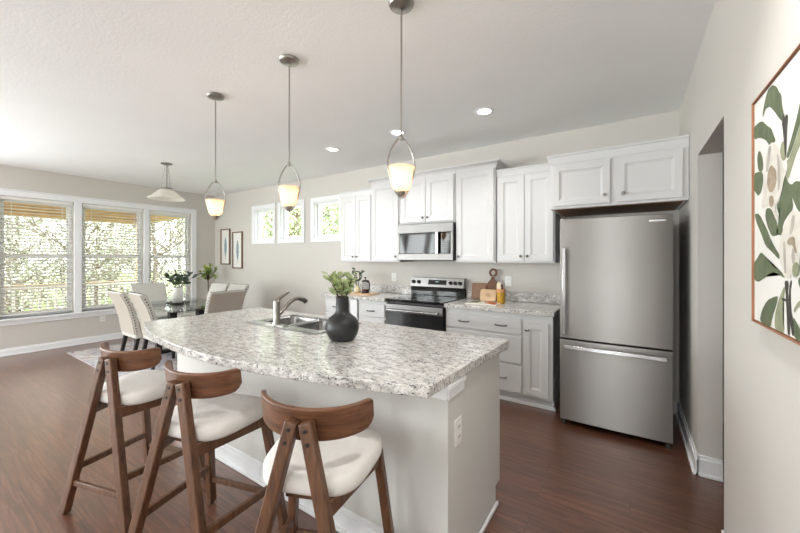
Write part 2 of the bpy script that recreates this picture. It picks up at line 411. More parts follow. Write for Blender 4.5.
def baseboard(name, runs, h=0.105, t=0.016):
    b = B()
    for (x0, y0, x1, y1, nx, ny) in runs:      # wall line and the direction out of the wall
        if nx:
            for hh, tt in ((h - 0.02, t), (h, t * 0.6), (0.02, t + 0.012)):
                b.box(min(x0, x0 + nx * tt), max(x0, x0 + nx * tt), min(y0, y1), max(y0, y1), 0.001, hh)
        else:
            for hh, tt in ((h - 0.02, t), (h, t * 0.6), (0.02, t + 0.012)):
                b.box(min(x0, x1), max(x0, x1), min(y0, y0 + ny * tt), max(y0, y0 + ny * tt), 0.001, hh)
    return struct(b.build(name, 'trim', bevel=0.003))
baseboard('baseboard_left', [(XL, YR, XL, YB, 1, 0)])
baseboard('baseboard_back', [(XL, YB, -3.52, YB, 0, -1), (-0.56, YB, XR, YB, 0, -1)])
baseboard('baseboard_right', [(XR, YR, XR, OY0, -1, 0), (XR, OY1 - 0.028, XR, YB, -1, 0), (XR, OY1, XR + 0.12, OY1, 0, -1)], h=0.13)

# --- left window bank
b = B(); x0, x1 = XL, XL + 0.02
b.box(x0, x1, 0.80, 3.565, WZ1, 2.372).box(x0, x1 + 0.012, 0.79, 3.575, 2.372, 2.388)
b.box(x0, x1, 0.80, 0.90, WZ0, WZ1).box(x0, x1, 3.47, 3.565, WZ0, WZ1).box(x0, x1, 1.70, 1.79, WZ0, WZ1).box(x0, x1, 2.65, 2.73, WZ0, WZ1)
struct(b.build('trim_1', 'trim', bevel=0.003))
b = B(); b.box(XL - 0.07, XL + 0.05, 0.80, 3.575, WZ0 - 0.028, WZ0).box(XL, XL + 0.018, 0.81, 3.56, WZ0 - 0.095, WZ0 - 0.028)
struct(b.build('trim_2', 'trim', bevel=0.003))
for i, (y0, y1) in enumerate(WINS):
    b = B(); xf0, xf1 = XL - 0.125, XL - 0.065; f = 0.038
    b.box(xf0, xf1, y0, y0 + f, WZ0, WZ1).box(xf0, xf1, y1 - f, y1, WZ0, WZ1).box(xf0, xf1, y0 + f, y1 - f, WZ1 - f, WZ1).box(xf0, xf1, y0 + f, y1 - f, WZ0, WZ0 + f)
    win = struct(b.build('window_%d' % (i + 1), 'trim', bevel=0.003))
    yi0, yi1 = y0 + f, y1 - f; zm = 1.43; s = 0.032
    for nm, xa, xb, za, zb in (('upper_sash', xf0 + 0.004, xf0 + 0.028, zm - 0.02, WZ1 - f), ('lower_sash', xf0 + 0.03, xf0 + 0.056, WZ0 + f, zm + 0.025)):
        q = B(); q.box(xa, xb, yi0, yi0 + s, za, zb).box(xa, xb, yi1 - s, yi1, za, zb).box(xa, xb, yi0 + s, yi1 - s, za, za + s + 0.01).box(xa, xb, yi0 + s, yi1 - s, zb - s - 0.012, zb)
        sash = q.build(nm, 'trim', win, bevel=0.002)
        B().box((xa + xb) / 2 - 0.003, (xa + xb) / 2 + 0.003, yi0 + s, yi1 - s, za + s + 0.01, zb - s - 0.012).build('pane', 'glass', sash, smooth=0)
# --- three small windows in the back wall
for i, (xa, xb) in enumerate(BWIN):
    b = B(); cs = 0.075; yf = YB - 0.02
    b.box(xa - cs, xb + cs, yf, YB, BZ1, BZ1 + cs).box(xa - cs, xb + cs, yf, YB, BZ0 - cs, BZ0).box(xa - cs, xa, yf, YB, BZ0, BZ1).box(xb, xb + cs, yf, YB, BZ0, BZ1)
    struct(b.build('trim_%d' % (i + 3), 'trim', bevel=0.003))
    b = B(); ya, yb = YB + 0.055, YB + 0.125; f = 0.05
    b.box(xa, xa + f, ya, yb, BZ0, BZ1).box(xb - f, xb, ya, yb, BZ0, BZ1).box(xa + f, xb - f, ya, yb, BZ1 - f, BZ1).box(xa + f, xb - f, ya, yb, BZ0, BZ0 + f)
    b.box(xa + 0.001, xa + 0.013, YB, ya, BZ0, BZ1).box(xb - 0.013, xb - 0.001, YB, ya, BZ0, BZ1).box(xa + 0.013, xb - 0.013, YB, ya, BZ0, BZ0 + 0.013).box(xa + 0.013, xb - 0.013, YB, ya, BZ1 - 0.013, BZ1)
    win = struct(b.build('window_%d' % (i + 4), 'trim', bevel=0.003))
    B().box(xa + f, xb - f, (ya + yb) / 2 - 0.003, (ya + yb) / 2 + 0.003, BZ0 + f, BZ1 - f).build('pane', 'glass', win, smooth=0)
# --- added casings of unseen rear windows, to account for the daylight fills
for i, cx in enumerate((-5.6, -3.9, -2.2, -0.5)):
    b = B(); h0, h1 = 0.52, 2.38
    b.box(cx - 0.70, cx - 0.62, YR, YR + 0.03, h0, h1).box(cx + 0.62, cx + 0.70, YR, YR + 0.03, h0, h1).box(cx - 0.62, cx + 0.62, YR, YR + 0.03, h1 - 0.05, h1).box(cx - 0.62, cx + 0.62, YR, YR + 0.03, h0, h0 + 0.05)
    struct(b.build('window_%d' % (i + 7), 'trim'))

# --- outdoors: porch, lawn
struct(B().box(-10.7, XL - T, -3.0, 3.9, -0.18, -0.06).build('porch_floor', 'deck', smooth=0))
struct(B().box(-10.75, XL - T - 0.01, -3.0, 3.62, 2.62, 2.70).build('porch_ceiling', 'pine', smooth=0))
b = B()
for k in range(3): b.box(-10.60, -10.48, -3.0, 3.74, 2.26 + 0.112 * k, 2.26 + 0.112 * k + 0.104)
struct(b.build('porch_beam_front', 'tan_paint', bevel=0.004))
b = B(); b.box(-10.48, XL - T - 0.01, 3.62, 3.74, 2.28, 2.61)
struct(b.build('porch_beam_side', 'tan_paint', bevel=0.004))
struct(B().box(-60, 40, -30, 60, -0.9, -0.62).build('lawn', 'lawn', smooth=0))
struct(B().box(-10.6, -10.48, 3.62, 3.74, -0.06, 2.26).build('porch_post', 'tan_paint', bevel=0.006))
rail = thing('porch_railing', 'tan topped porch railing with white balusters outside the big windows', 'railing', (-10.5, 0, -0.06))
B().box(-0.05, 0.05, -2.98, 3.60, 0.86, 0.90).build('top_rail', 'tan_paint', rail, bevel=0.004)
B().box(-0.025, 0.025, -2.98, 3.60, 0.80, 0.858).build('upper_rail', 'trim', rail)
B().box(-0.025, 0.025, -2.98, 3.60, 0.08, 0.13).build('lower_rail', 'trim', rail)
b = B(); y = -2.9
while y < 3.55: b.box(-0.017, 0.017, y, y + 0.034, 0.131, 0.799); y += 0.125
b.box(-0.045, 0.045, 0.30, 0.39, 0.0, 0.859)
b.box(-0.045, 0.045, -2.97, -2.92, 0.0, 0.859)
b.build('balusters', 'trim', rail)

# --- trees
def tree_parts(seed, h, rad, nleaf, leafsize, mat):
    rr = random.Random(seed); tr = B(); cr = B(); tips = []
    trunk = [(0, 0, 0)]; px = py = 0.0
    for k in range(1, 7):
        px += rr.uniform(-0.12, 0.12); py += rr.uniform(-0.12, 0.12); trunk.append((px, py, h * 0.80 * k / 6))
    tr.tube(trunk, [0.10, 0.09, 0.075, 0.06, 0.045, 0.03, 0.02], 8)
    for k in range(34):
        i = rr.randint(0, 5); p = Vector(trunk[i]); a = rr.uniform(0, 2 * PI); L = rad * rr.uniform(0.55, 1.05) * (1.25 - 0.12 * i)
        q = p + Vector((math.cos(a) * L * 0.5, math.sin(a) * L * 0.5, L * 0.4)); e = q + Vector((math.cos(a + 0.3) * L * 0.5, math.sin(a + 0.3) * L * 0.5, L * 0.45))
        tr.tube([p, q, e], [0.03, 0.02, 0.008], 6)
        tips += [q, (q + e) / 2, e]
        for _ in range(2):
            e2 = e + Vector((rr.uniform(-.6, .6), rr.uniform(-.6, .6), rr.uniform(-.1, .6))); tr.tube([q, (q + e2) / 2 + Vector((0, 0, .08)), e2], [0.02, 0.014, 0.006], 5); tips += [e2, (q + e2) / 2]
    for k in range(nleaf):
        t = rr.choice(tips); c = t + Vector((rr.gauss(0, .42), rr.gauss(0, .42), rr.gauss(0, .38)))
        if c.z < 0.3: c.z = 0.3 + rr.random()
        d = Vector((rr.uniform(-1, 1), rr.uniform(-1, 1), rr.uniform(-1, 1))).normalized(); u = d.orthogonal().normalized(); v2 = d.cross(u); s_ = leafsize * rr.uniform(0.6, 1.3)
        vs = [cr.bm.verts.new(c + u * s_ * a_ + v2 * s_ * b_ * 0.55) for a_, b_ in ((-1, 0), (0, -1), (1, 0), (0, 1))]
        cr.bm.faces.new(vs)
    return tr, cr
def make_tree(seed, h, rad, nleaf, ls, mat):
    tr, cr = tree_parts(seed, h, rad, nleaf, ls, mat)
    t = thing('leafy_tree', 'grey-green leafy tree standing on the lawn beyond the porch railing', 'tree', (0, 0, -0.62), 0, 'trees beyond the porch')
    tr.build('trunk', 'bark', t); cr.build('crown', mat, t, smooth=0)
    return t
ta = make_tree(3, 7.5, 2.1, 6000, 0.052, 'foliage_a'); tb = make_tree(5, 6.5, 1.9, 6500, 0.055, 'foliage_b')
first = {0: True, 1: True}
rt = random.Random(11)
def place(k, x, y, rz, label, group):
    src = ta if k == 0 else tb
    if first[k]: src.location = (x, y, -0.62); src.rotation_euler = (0, 0, rz); src['label'] = label; src['group'] = group; first[k] = False
    else: dup(src, (x, y, -0.62), rz, label, group)
for (x, y) in ((-15.5, 1.2), (-15.0, 3.6), (-15.8, 6.0), (-18.5, 0.0), (-18.0, 2.6), (-18.8, 5.0), (-18.0, 8.0), (-22.0, 3.0), (-22.5, 6.5), (-22.0, 10.5), (-23, -0.5)):
    place(0, x, y, rt.uniform(0, 6), 'grey-green leafy tree standing on the lawn beyond the porch railing', 'trees beyond the porch')
for (x, y) in ((-9.6, 8.2), (-12.6, 9.2), (-10.8, 11.0), (-8.0, 10.2), (-6.6, 8.6), (-15.0, 10.6)):
    place(1, x, y, rt.uniform(0, 6), 'bright green leafy tree seen through the small high windows', 'trees behind the house')

# ================================================================== KITCHEN CABINETS
def door_mesh(x0, x1, z0, z1, yf, t=0.02, fr=0.058, rec=0.009, flat=False):
    """door or drawer front facing -Y; front surface at y = yf"""
    b = B(); bm = b.bm
    if flat or (x1 - x0) < 2.6 * fr or (z1 - z0) < 2.6 * fr:
        b.box(x0, x1, yf, yf + t, z0, z1); return b
    def ring(i, y): return [bm.verts.new((x, y, z)) for x, z in ((x0 + i, z0 + i), (x1 - i, z0 + i), (x1 - i, z1 - i), (x0 + i, z1 - i))]
    R = [ring(0, yf + t), ring(0, yf), ring(fr, yf), ring(fr + 0.004, yf + 0.004), ring(fr + 0.016, yf + rec), ring(fr + 0.02, yf + rec + 0.001)]
    for a, c in zip(R, R[1:]):
        for k in range(4):
            l = (k + 1) % 4; bm.faces.new([a[k], a[l], c[l], c[k]])
    bm.faces.new(R[0]); bm.faces.new(R[-1][::-1])
    return b
def knob(parent, x, z, yf, mat='dark_nickel'):
    m = Matrix.Translation((x, yf, z)) @ Matrix.Rotation(PI / 2, 4, 'X')
    B().lathe([(0.005, -0.001), (0.005, 0.012), (0.009, 0.014), (0.014, 0.018), (0.0145, 0.022), (0.011, 0.027), (0.004, 0.029)], seg=20, mtx=m).build('knob', mat, parent)
def pull(parent, x, z, yf, L=0.105, mat='dark_nickel'):
    b = B(); b.tube([(x - L / 2, yf, z), (x - L / 2 + 0.006, yf - 0.02, z), (x - L / 4, yf - 0.028, z), (x + L / 4, yf - 0.028, z), (x + L / 2 - 0.006, yf - 0.02, z), (x + L / 2, yf, z)], 0.0055, 8)
    b.ball((x - L / 2, yf - 0.002, z), 0.009, 1).ball((x + L / 2, yf - 0.002, z), 0.009, 1)
    b.build('handle', mat, parent)
def crown(x0, x1, yf, z, top, parent, left=True, right=True, proj=0.045, y1=YB):
    prof = [(0.0, z), (0.006, z), (0.012, z + (top - z) * 0.3), (proj * 0.7, z + (top - z) * 0.72), (proj, z + (top - z) * 0.8), (proj, top)]
    b = B(); rows = []
    for d, zz in prof:
        xa = x0 - (d if left else 0); xb = x1 + (d if right else 0); yy = yf - d
        rows.append([b.bm.verts.new(p) for p in ((xa, y1, zz), (xa, yy, zz), (xb, yy, zz), (xb, y1, zz))])
    for A, C_ in zip(rows, rows[1:]):
        for k in range(4): l = (k + 1) % 4; b.bm.faces.new([A[k], A[l], C_[l], C_[k]])
    b.bm.faces.new(rows[0][::-1]); b.bm.faces.new(rows[-1])
    return b.build('crown_molding', 'cabinet', parent)
UY = 3.64          # carcass front of the wall cabinets; doors stand 2 cm proud
def upper(label, x0, x1, z0, z1, ztop, doors, knobs, yc=UY, cl=True, cr=True, group=None, proj=0.045):
    t = thing('wall_cabinet', label, 'cabinet', ((x0 + x1) / 2, YB, z0), 0)
    ox, oy, oz = (x0 + x1) / 2, YB, z0
    B().box(x0 - ox + 0.001, x1 - ox - 0.001, yc - oy, -0.002, 0, z1 - z0).build('carcass', 'cabinet', t, bevel=0.002)
    n = doors; m = 0.016; wid = (x1 - x0 - 2 * m - 0.006 * (n - 1)) / n
    for i in range(n):
        a = x0 + m + i * (wid + 0.006) - ox
        d = door_mesh(a, a + wid, 0.018, z1 - z0 - 0.02, yc - oy - 0.021).build('door', 'cabinet', t, bevel=0.0015, smooth=0)
        side = knobs[i]; kx = a + 0.03 if side == 'l' else a + wid - 0.03
        knob(d, kx, 0.018 + 0.05, yc - oy - 0.0212, 'dark_nickel' if yc > 3.5 else 'nickel')
    c = crown(x0 - ox, x1 - ox, yc - oy, z1 - z0 - 0.012, ztop - z0, t, cl, cr, proj, y1=-0.003)
    return t
ZU = 1.35
upper('white two-door wall cabinet beside the last small window', -3.44, -2.872, ZU, 2.27, 2.335, 2, 'rl', cr=False, proj=0.022)
upper('tall white single-door wall cabinet left of the microwave', -2.868, -2.412, ZU, 2.375, 2.44, 1, 'r', yc=3.615, cr=False)
upper('white two-door wall cabinet directly above the microwave', -2.408, -1.652, 1.815, 2.375, 2.44, 2, 'rl', yc=3.615, cl=False, cr=False)
upper('tall white single-door wall cabinet right of the microwave', -1.648, -1.187, ZU, 2.375, 2.44, 1, 'l', yc=3.615, cl=False)
upper('white two-door wall cabinet left of the refrigerator, above the cutting boards', -1.183, -0.605, ZU, 2.27, 2.335, 2, 'rl', cl=False, cr=False, proj=0.022)

# cabinet over the fridge
t = thing('wall_cabinet', 'deep white two-door cabinet above the steel refrigerator', 'cabinet', (-0.115, YB, 1.83))
ox, oz = -0.115, 1.83; FX0, FX1, FY = -0.592, XR - 0.003, 3.30 - YB
b = B(); b.box(FX0 - ox, FX1 - ox, FY, -0.003, 0.0, 0.41)
b.build('carcass', 'cabinet', t, bevel=0.002)
B().box(FX0 - ox + 0.03, FX1 - ox - 0.03, FY + 0.03, -0.02, -0.004, -0.0005).build('underside_panel', 'wood_edge', t, smooth=0)
for a, c, kx in ((-0.565, -0.135, -0.175), (-0.085, 0.325, -0.045)):
    d = door_mesh(a - ox, c - ox, 0.022, 0.375, FY - 0.021, fr=0.05).build('door', 'cabinet', t, bevel=0.0015, smooth=0)
    knob(d, kx - ox, 0.085, FY - 0.0212, 'nickel')
crown(FX0 - ox, FX1 - ox, FY, 0.395, 0.475, t, True, False, 0.026, y1=-0.003)

# base cabinets (origin on the floor)
BY = 3.335
def base_carcass(t, x0, x1, yf=BY, toe=0.06, h=0.874, mat='cabinet'):
    return B().box(x0, x1, yf + 0.021, YB - 0.003, 0.10, h).box(x0, x1, yf + toe + 0.02, YB - 0.003, 0.001, 0.10).build('carcass', mat, t, bevel=0.002)
t = thing('base_cabinet', 'white base cabinet right of the range, drawers beside a tall narrow door', 'cabinet', (0, 0, 0))
base_carcass(t, -1.645, -0.578)
for zz in ((0.675, 0.822), (0.395, 0.655), (0.12, 0.375)):
    d = B().box(-1.622, -0.85, BY, BY + 0.02, zz[0], zz[1]).build('drawer', 'cabinet', t, bevel=0.006, seg=3)
    for hx in (-1.43, -1.045): pull(d, hx, (zz[0] + zz[1]) / 2, BY - 0.0002)
d = door_mesh(-0.832, -0.612, 0.125, 0.80, BY).build('door', 'cabinet', t, bevel=0.0015, smooth=0); pull(d, -0.80, 0.725, BY - 0.0002, 0.03)
B().box(-1.645, -0.565, BY + 0.066, BY + 0.079, 0.001, 0.03).build('toe_molding', 'trim', t)
t = thing('base_cabinet', 'white base cabinet at the left end of the wall counter, below the coffee press', 'cabinet', (0, 0, 0))
base_carcass(t, -3.46, -2.885)
d = B().box(-3.44, -3.02, BY, BY + 0.02, 0.68, 0.84).build('drawer', 'cabinet', t, bevel=0.006, seg=3); pull(d, -3.24, 0.755, BY - 0.0002)
d = door_mesh(-3.44, -3.02, 0.125, 0.66, BY).build('door', 'cabinet', t, bevel=0.0015, smooth=0); knob(d, -3.06, 0.6, BY - 0.0002)
B().box(-3.0, -2.885, BY + 0.006, BY + 0.02, 0.12, 0.868).build('filler_strip', 'trim', t, bevel=0.002)
t = thing('base_cabinet', 'white base cabinet with top drawer immediately left of the range', 'cabinet', (0, 0, 0))
base_carcass(t, -2.865, -2.425)
d = B().box(-2.845, -2.445, BY, BY + 0.02, 0.68, 0.84).build('drawer', 'cabinet', t, bevel=0.006, seg=3); pull(d, -2.66, 0.75, BY - 0.0002)
d = door_mesh(-2.845, -2.445, 0.125, 0.66, BY).build('door', 'cabinet', t, bevel=0.0015, smooth=0); knob(d, -2.49, 0.6, BY - 0.0002)

def counter(name, label, x0, x1):
    o = B().box(x0, x1, BY - 0.028, YB - 0.003, 0.876, 0.916).build(name, 'granite', bevel=0.005); tag(o, label, 'countertop')
    B().box(x0, x1, YB - 0.024, YB - 0.003, 0.9165, 1.018).build('backsplash', 'granite', o, bevel=0.003)
    return o
counter('kitchen_countertop', 'speckled granite wall counter between the range and the refrigerator', -1.645, -0.560)
counter('kitchen_countertop', 'speckled granite wall counter left of the range', -3.49, -2.425)

# ------------------------------------------------------------------ range
t = thing('electric_range', 'stainless and black freestanding electric range between the base cabinets', 'range', (-2.035, BY, 0))
hw = 0.378
B().box(-hw, hw, 0.02, 0.60, 0.02, 0.89).build('body', 'dark_grey', t, bevel=0.003)
B().box(-hw, hw, -0.03, 0.56, 0.892, 0.922).build('cooktop', 'black_glass', t, bevel=0.004)
b = B(); b.box(-hw + 0.002, hw - 0.002, -0.02, 0.019, 0.22, 0.865)
d = b.build('oven_door', 'oven_glass', t, bevel=0.004)
B().box(-hw + 0.004, hw - 0.004, -0.028, -0.0205, 0.775, 0.862).build('door_trim', 'steel_soft', d, bevel=0.003)
B().tube([(-hw + 0.05, -0.03, 0.80), (-hw + 0.05, -0.065, 0.80), (hw - 0.05, -0.065, 0.80), (hw - 0.05, -0.03, 0.80)], 0.012, 12).build('handle', 'steel_bright', d)
d = B().box(-hw + 0.002, hw - 0.002, -0.018, 0.019, 0.06, 0.21).build('storage_drawer', 'steel', t, bevel=0.004)
bgd = B().box(-hw, hw, 0.545, 0.605, 0.9225, 1.03).build('backguard', 'black_glass', t, bevel=0.004)
pn = B().prism([(0.515, 1.032), (0.605, 1.032), (0.605, 1.15), (0.545, 1.15)], -hw, hw, Matrix(((0, 0, 1, 0), (1, 0, 0, 0), (0, 1, 0, 0), (0, 0, 0, 1)))).build('control_panel', 'steel_bright', t, bevel=0.004)
tl = math.atan2(0.03, 0.118)
def onpanel(x, z): return Matrix.Translation((x, 0.515 + (z - 1.032) * 0.03 / 0.118, z)) @ Matrix.Rotation(PI / 2 - tl, 4, 'X')
B().box(-0.125, 0.125, -0.03, 0.03, 0.0005, 0.004, onpanel(0.02, 1.093)).build('display', 'black_glass', pn)
B().box(-0.022, 0.022, -0.006, 0.008, 0.0042, 0.0052, onpanel(0.02, 1.10)).build('clock_digits', 'feather', pn)
for kx in (-0.325, -0.245, 0.205, 0.268, 0.331):
    B().lathe([(0.024, 0.0005), (0.024, 0.006), (0.020, 0.008), (0.018, 0.026), (0.012, 0.03)], seg=20, mtx=onpanel(kx, 1.09)).box(-0.003, 0.003, -0.018, 0.018, 0.029, 0.034, onpanel(kx, 1.09)).build('knob', 'black', pn)
for bx, by, br in ((-0.19, 0.14, 0.10), (0.19, 0.14, 0.08), (-0.19, 0.40, 0.08), (0.19, 0.40, 0.10)):
    b = B(); pts = [(bx + br * math.cos(2 * PI * k / 40), by + br * math.sin(2 * PI * k / 40), 0.9225) for k in range(40)]
    b.tube(pts, 0.0012, 6, closed=True).build('burner_ring', 'dark_grey', t)

# ------------------------------------------------------------------ microwave
t = thing('microwave_oven', 'stainless over-the-range microwave with dark glass door', 'microwave', (-2.03, YB, 1.375))
yf = 3.55 - YB; hw = 0.377
B().box(-hw, hw, yf + 0.03, -0.003, 0, 0.43).build('body', 'black', t, bevel=0.003)
b = B(); b.box(-hw, hw, yf, yf + 0.029, 0.0, 0.075).box(-hw, hw, yf, yf + 0.029, 0.325, 0.43).box(-hw, -hw + 0.03, yf, yf + 0.029, 0.075, 0.325).box(hw - 0.03, hw, yf, yf + 0.029, 0.075, 0.325)
b.build('front_frame', 'steel_soft', t, bevel=0.003)
d = B().box(-hw + 0.031, 0.222, yf + 0.004, yf + 0.028, 0.078, 0.322).build('door', 'black_glass', t, bevel=0.002)
B().box(0.165, 0.205, yf - 0.03, yf - 0.018, 0.07, 0.33).box(0.175, 0.195, yf - 0.018, yf + 0.0035, 0.08, 0.10).box(0.175, 0.195, yf - 0.018, yf + 0.0035, 0.30, 0.32).build('handle', 'steel_bright', d, bevel=0.004)
k = B().box(0.224, hw - 0.031, yf + 0.004, yf + 0.028, 0.078, 0.322).build('control_panel', 'black_glass', t, bevel=0.002)
b = B()
for i in range(6):
    for j in range(3): b.box(0.243 + j * 0.033, 0.263 + j * 0.033, yf + 0.0030, yf + 0.0039, 0.09 + i * 0.024, 0.10 + i * 0.024)
b.build('keypad_marks', 'slot', k, smooth=0)
B().box(-0.30, 0.30, yf + 0.05, -0.05, -0.006, -0.0005).build('vent_grille', 'dark_grey', t)

# ------------------------------------------------------------------ refrigerator
t = thing('refrigerator', 'stainless bottom-freezer refrigerator under the deep cabinet', 'refrigerator', (-0.117, 3.18, 0))
hw = 0.378
B().box(-hw + 0.004, hw - 0.004, 0.065, 0.72, 0.03, 1.705).build('body', 'fridge_side', t, bevel=0.005)
def bowed(x0, x1, z0, z1, y0, bow, yb):
    b = B(); pts = []; n = 14
    for i in range(n + 1):
        s = i / n; x = x0 + (x1 - x0) * s; pts.append((x, y0 - bow * (1 - (2 * s - 1) ** 2)))
    pts += [(x1, yb), (x0, yb)]
    return b.prism(pts, z0, z1)
d = bowed(-hw, hw, 0.728, 1.725, 0.006, 0.010, 0.06).build('refrigerator_door', 'steel_fridge', t, bevel=0.004, smooth=50)
b = B(); hx = -hw + 0.04
b.box(hx - 0.014, hx + 0.014, -0.062, -0.044, 0.765, 1.485).box(hx - 0.010, hx + 0.010, -0.044, 0.006, 0.785, 0.82).box(hx - 0.010, hx + 0.010, -0.044, 0.006, 1.43, 1.465)
b.build('handle', 'chrome', d, bevel=0.004)
B().box(0.235, 0.335, -0.0012, 0.006, 1.672, 1.684).build('badge', 'chrome', d)
d = bowed(-hw, hw, 0.045, 0.716, 0.006, 0.010, 0.06).build('freezer_drawer', 'steel_fridge', t, bevel=0.004, smooth=50)
b = B(); b.box(-hw + 0.04, hw - 0.04, -0.062, -0.044, 0.652, 0.684).box(-hw + 0.06, -hw + 0.095, -0.044, 0.004, 0.658, 0.678).box(hw - 0.095, hw - 0.06, -0.044, 0.004, 0.658, 0.678)
b.build('handle', 'chrome', d, bevel=0.004)
for sx in (-0.35, 0.35):
    B().lathe([(0.018, 0.0), (0.018, 0.022), (0.01, 0.045)], sx, 0.03, 14).build('foot', 'dark_grey', t)
for sx in (-0.3, 0.3): B().box(sx - 0.02, sx + 0.02, 0.6, 0.66, 0.0, 0.03).build('foot', 'black', t)

# ================================================================== ISLAND
IX0, IX1, IYF, IYB = -3.03, -0.635, 1.315, 2.015
t = thing('kitchen_island', 'pale grey kitchen island with granite bar top and sink', 'kitchen island', (0, 0, 0))
B().box(IX0, IX1, IYF, IYF + 0.15, 0.001, 0.872).build('half_wall', 'island', t, bevel=0.002)
b = B(); b.box(IX0, IX1 - 0.003, IYF + 0.15, IYB, 0.10, 0.68).box(IX0, IX1 - 0.003, IYF + 0.15, IYB - 0.075, 0.001, 0.10)
b.box(IX0, -2.45, IYF + 0.15, IYB, 0.68, 0.872).box(-1.60, IX1 - 0.003, IYF + 0.15, IYB, 0.68, 0.872).box(-2.45, -1.60, IYF + 0.15, 1.50, 0.68, 0.872).box(-2.45, -1.60, IYB - 0.02, IYB, 0.68, 0.872)
b.build('cabinet_body', 'island', t)
b = B(); b.box(IX1, IX1 + 0.009, IYF - 0.009, IYF + 0.155, 0.805, 0.872).box(IX1, IX1 + 0.016, IYF - 0.016, IYF + 0.160, 0.845, 0.872).box(IX0, IX1, IYF - 0.018, IYF, 0.805, 0.872)
b.build('cap_trim', 'trim', t, bevel=0.006)
b = B(); b.box(IX0 - 0.014, IX1 + 0.014, IYF - 0.014, IYF - 0.0005, 0.001, 0.095).box(IX0 - 0.009, IX1 + 0.009, IYF - 0.009, IYF - 0.0005, 0.095, 0.125).box(IX0 - 0.024, IX1 + 0.02, IYF - 0.026, IYF - 0.0145, 0.001, 0.02)
b.build('baseboard', 'trim', t, bevel=0.003)
B().box(IX1 + 0.0005, IX1 + 0.016, IYF - 0.02, IYB - 0.075, 0.001, 0.022).build('shoe_molding', 'trim', t, bevel=0.006, seg=3)
for i in range(4):
    xa = IX0 + 0.02 + i * 0.594; d = B().box(xa, xa + 0.57, IYB + 0.0005, IYB + 0.02, 0.12, 0.85).build('door', 'cabinet', t, bevel=0.003)
# bar top with its curved seating edge
top = [(-3.068, 1.105), (-2.95, 1.055), (-2.80, 1.012), (-2.6, 0.966), (-2.4, 0.934), (-2.2, 0.912), (-2.0, 0.900), (-1.8, 0.900), (-1.6, 0.915), (-1.4, 0.942), (-1.2, 0.982), (-1.0, 1.028), (-0.8, 1.081), (-0.645, 1.125), (-0.628, 1.137), (-0.592, 2.052), (-3.03, 2.052)]
ct = B().prism(top, 0.874, 0.916).build('bar_top', 'granite', t, smooth=30)
cut = B().box(-2.385, -1.665, 1.53, 1.945, 0.8, 1.0).build('cutter', 'granite', smooth=0)
md = ct.modifiers.new('hole', 'BOOLEAN'); md.object = cut; md.operation = 'DIFFERENCE'; md.solver = 'EXACT'
dg = bpy.context.evaluated_depsgraph_get(); me2 = bpy.data.meshes.new_from_object(ct.evaluated_get(dg)); ct.modifiers.remove(md); ct.data = me2
bpy.data.objects.remove(cut)
me2.shade_smooth(); me2.set_sharp_from_angle(angle=math.radians(30))
bv = ct.modifiers.new('edge', 'BEVEL'); bv.width = 0.004; bv.segments = 2; bv.limit_method = 'ANGLE'; bv.angle_limit = math.radians(50)
# sink
sk = thing('kitchen_sink', 'stainless double-bowl sink set into the granite island top', 'sink', (-2.025, 1.7375, 0.916))
def bowl(x0, x1, y0, y1, dep):
    b = B(); bm = b.bm
    def rr(i, z, rad):
        pts = []
        for cx, cy, a0 in ((x1 - rad, y1 - rad, 0), (x0 + rad, y1 - rad, PI / 2), (x0 + rad, y0 + rad, PI), (x1 - rad, y0 + rad, 3 * PI / 2)):
            for k in range(5):
                a = a0 + PI / 2 * k / 4; pts.append(bm.verts.new((cx + (rad - i) * math.cos(a), cy + (rad - i) * math.sin(a), z)))
        return pts
    R = [rr(-0.0, 0.002, 0.05), rr(0.004, -0.01, 0.05), rr(0.012, -dep + 0.03, 0.05), rr(0.035, -dep, 0.05)]
    for A, C_ in zip(R, R[1:]):
        for k in range(20): l = (k + 1) % 20; bm.faces.new([A[k], A[l], C_[l], C_[k]])
    bm.faces.new(R[-1]); return b
for x0, x1 in ((-0.325, -0.012), (0.012, 0.325)):
    o = bowl(x0, x1, -0.135, 0.18, 0.18).build('bowl', 'steel_bright', sk, smooth=60)
    sd = o.modifiers.new('sheet', 'SOLIDIFY'); sd.thickness = 0.002; sd.offset = -1
    B().lathe([(0.04, -0.177), (0.036, -0.174), (0.012, -0.176)], (x0 + x1) / 2, 0.02, 20).build('drain', 'dark_nickel', o)
b = B(); b.box(-0.375, 0.375, -0.225, -0.136, 0.001, 0.006).box(-0.375, 0.375, 0.181, 0.222, 0.001, 0.006).box(-0.375, -0.326, -0.136, 0.181, 0.001, 0.006).box(0.326, 0.375, -0.136, 0.181, 0.001, 0.006).box(-0.011, 0.011, -0.136, 0.181, -0.002, 0.005)
b.build('rim', 'steel_bright', sk, bevel=0.003)
# faucet
fc = thing('kitchen_faucet', 'brushed nickel single-lever faucet standing on the sink rim', 'faucet', (-2.105, 1.565, 0.9225))
B().lathe([(0.032, 0.0), (0.032, 0.006), (0.024, 0.02), (0.022, 0.09), (0.024, 0.15), (0.022, 0.168), (0.012, 0.178)], seg=24).box(-0.10, 0.10, -0.022, 0.022, 0.0, 0.004).build('body', 'nickel', fc)
B().tube([(0, 0.005, 0.06), (0.004, 0.05, 0.10), (0.008, 0.10, 0.145), (0.012, 0.145, 0.170), (0.015, 0.19, 0.174)], [0.016, 0.0145, 0.0135, 0.014, 0.0165], 14).build('spout', 'nickel', fc)
B().tube([(0.015, 0.185, 0.174), (0.017, 0.225, 0.163), (0.019, 0.252, 0.143)], [0.019, 0.021, 0.0215], 16).build('spray_head', 'nickel', fc)
B().tube([(0, 0.0, 0.165), (0.003, 0.02, 0.188), (0.006, 0.06, 0.207), (0.008, 0.10, 0.226)], [0.018, 0.013, 0.010, 0.007], 12).build('lever', 'nickel', fc)

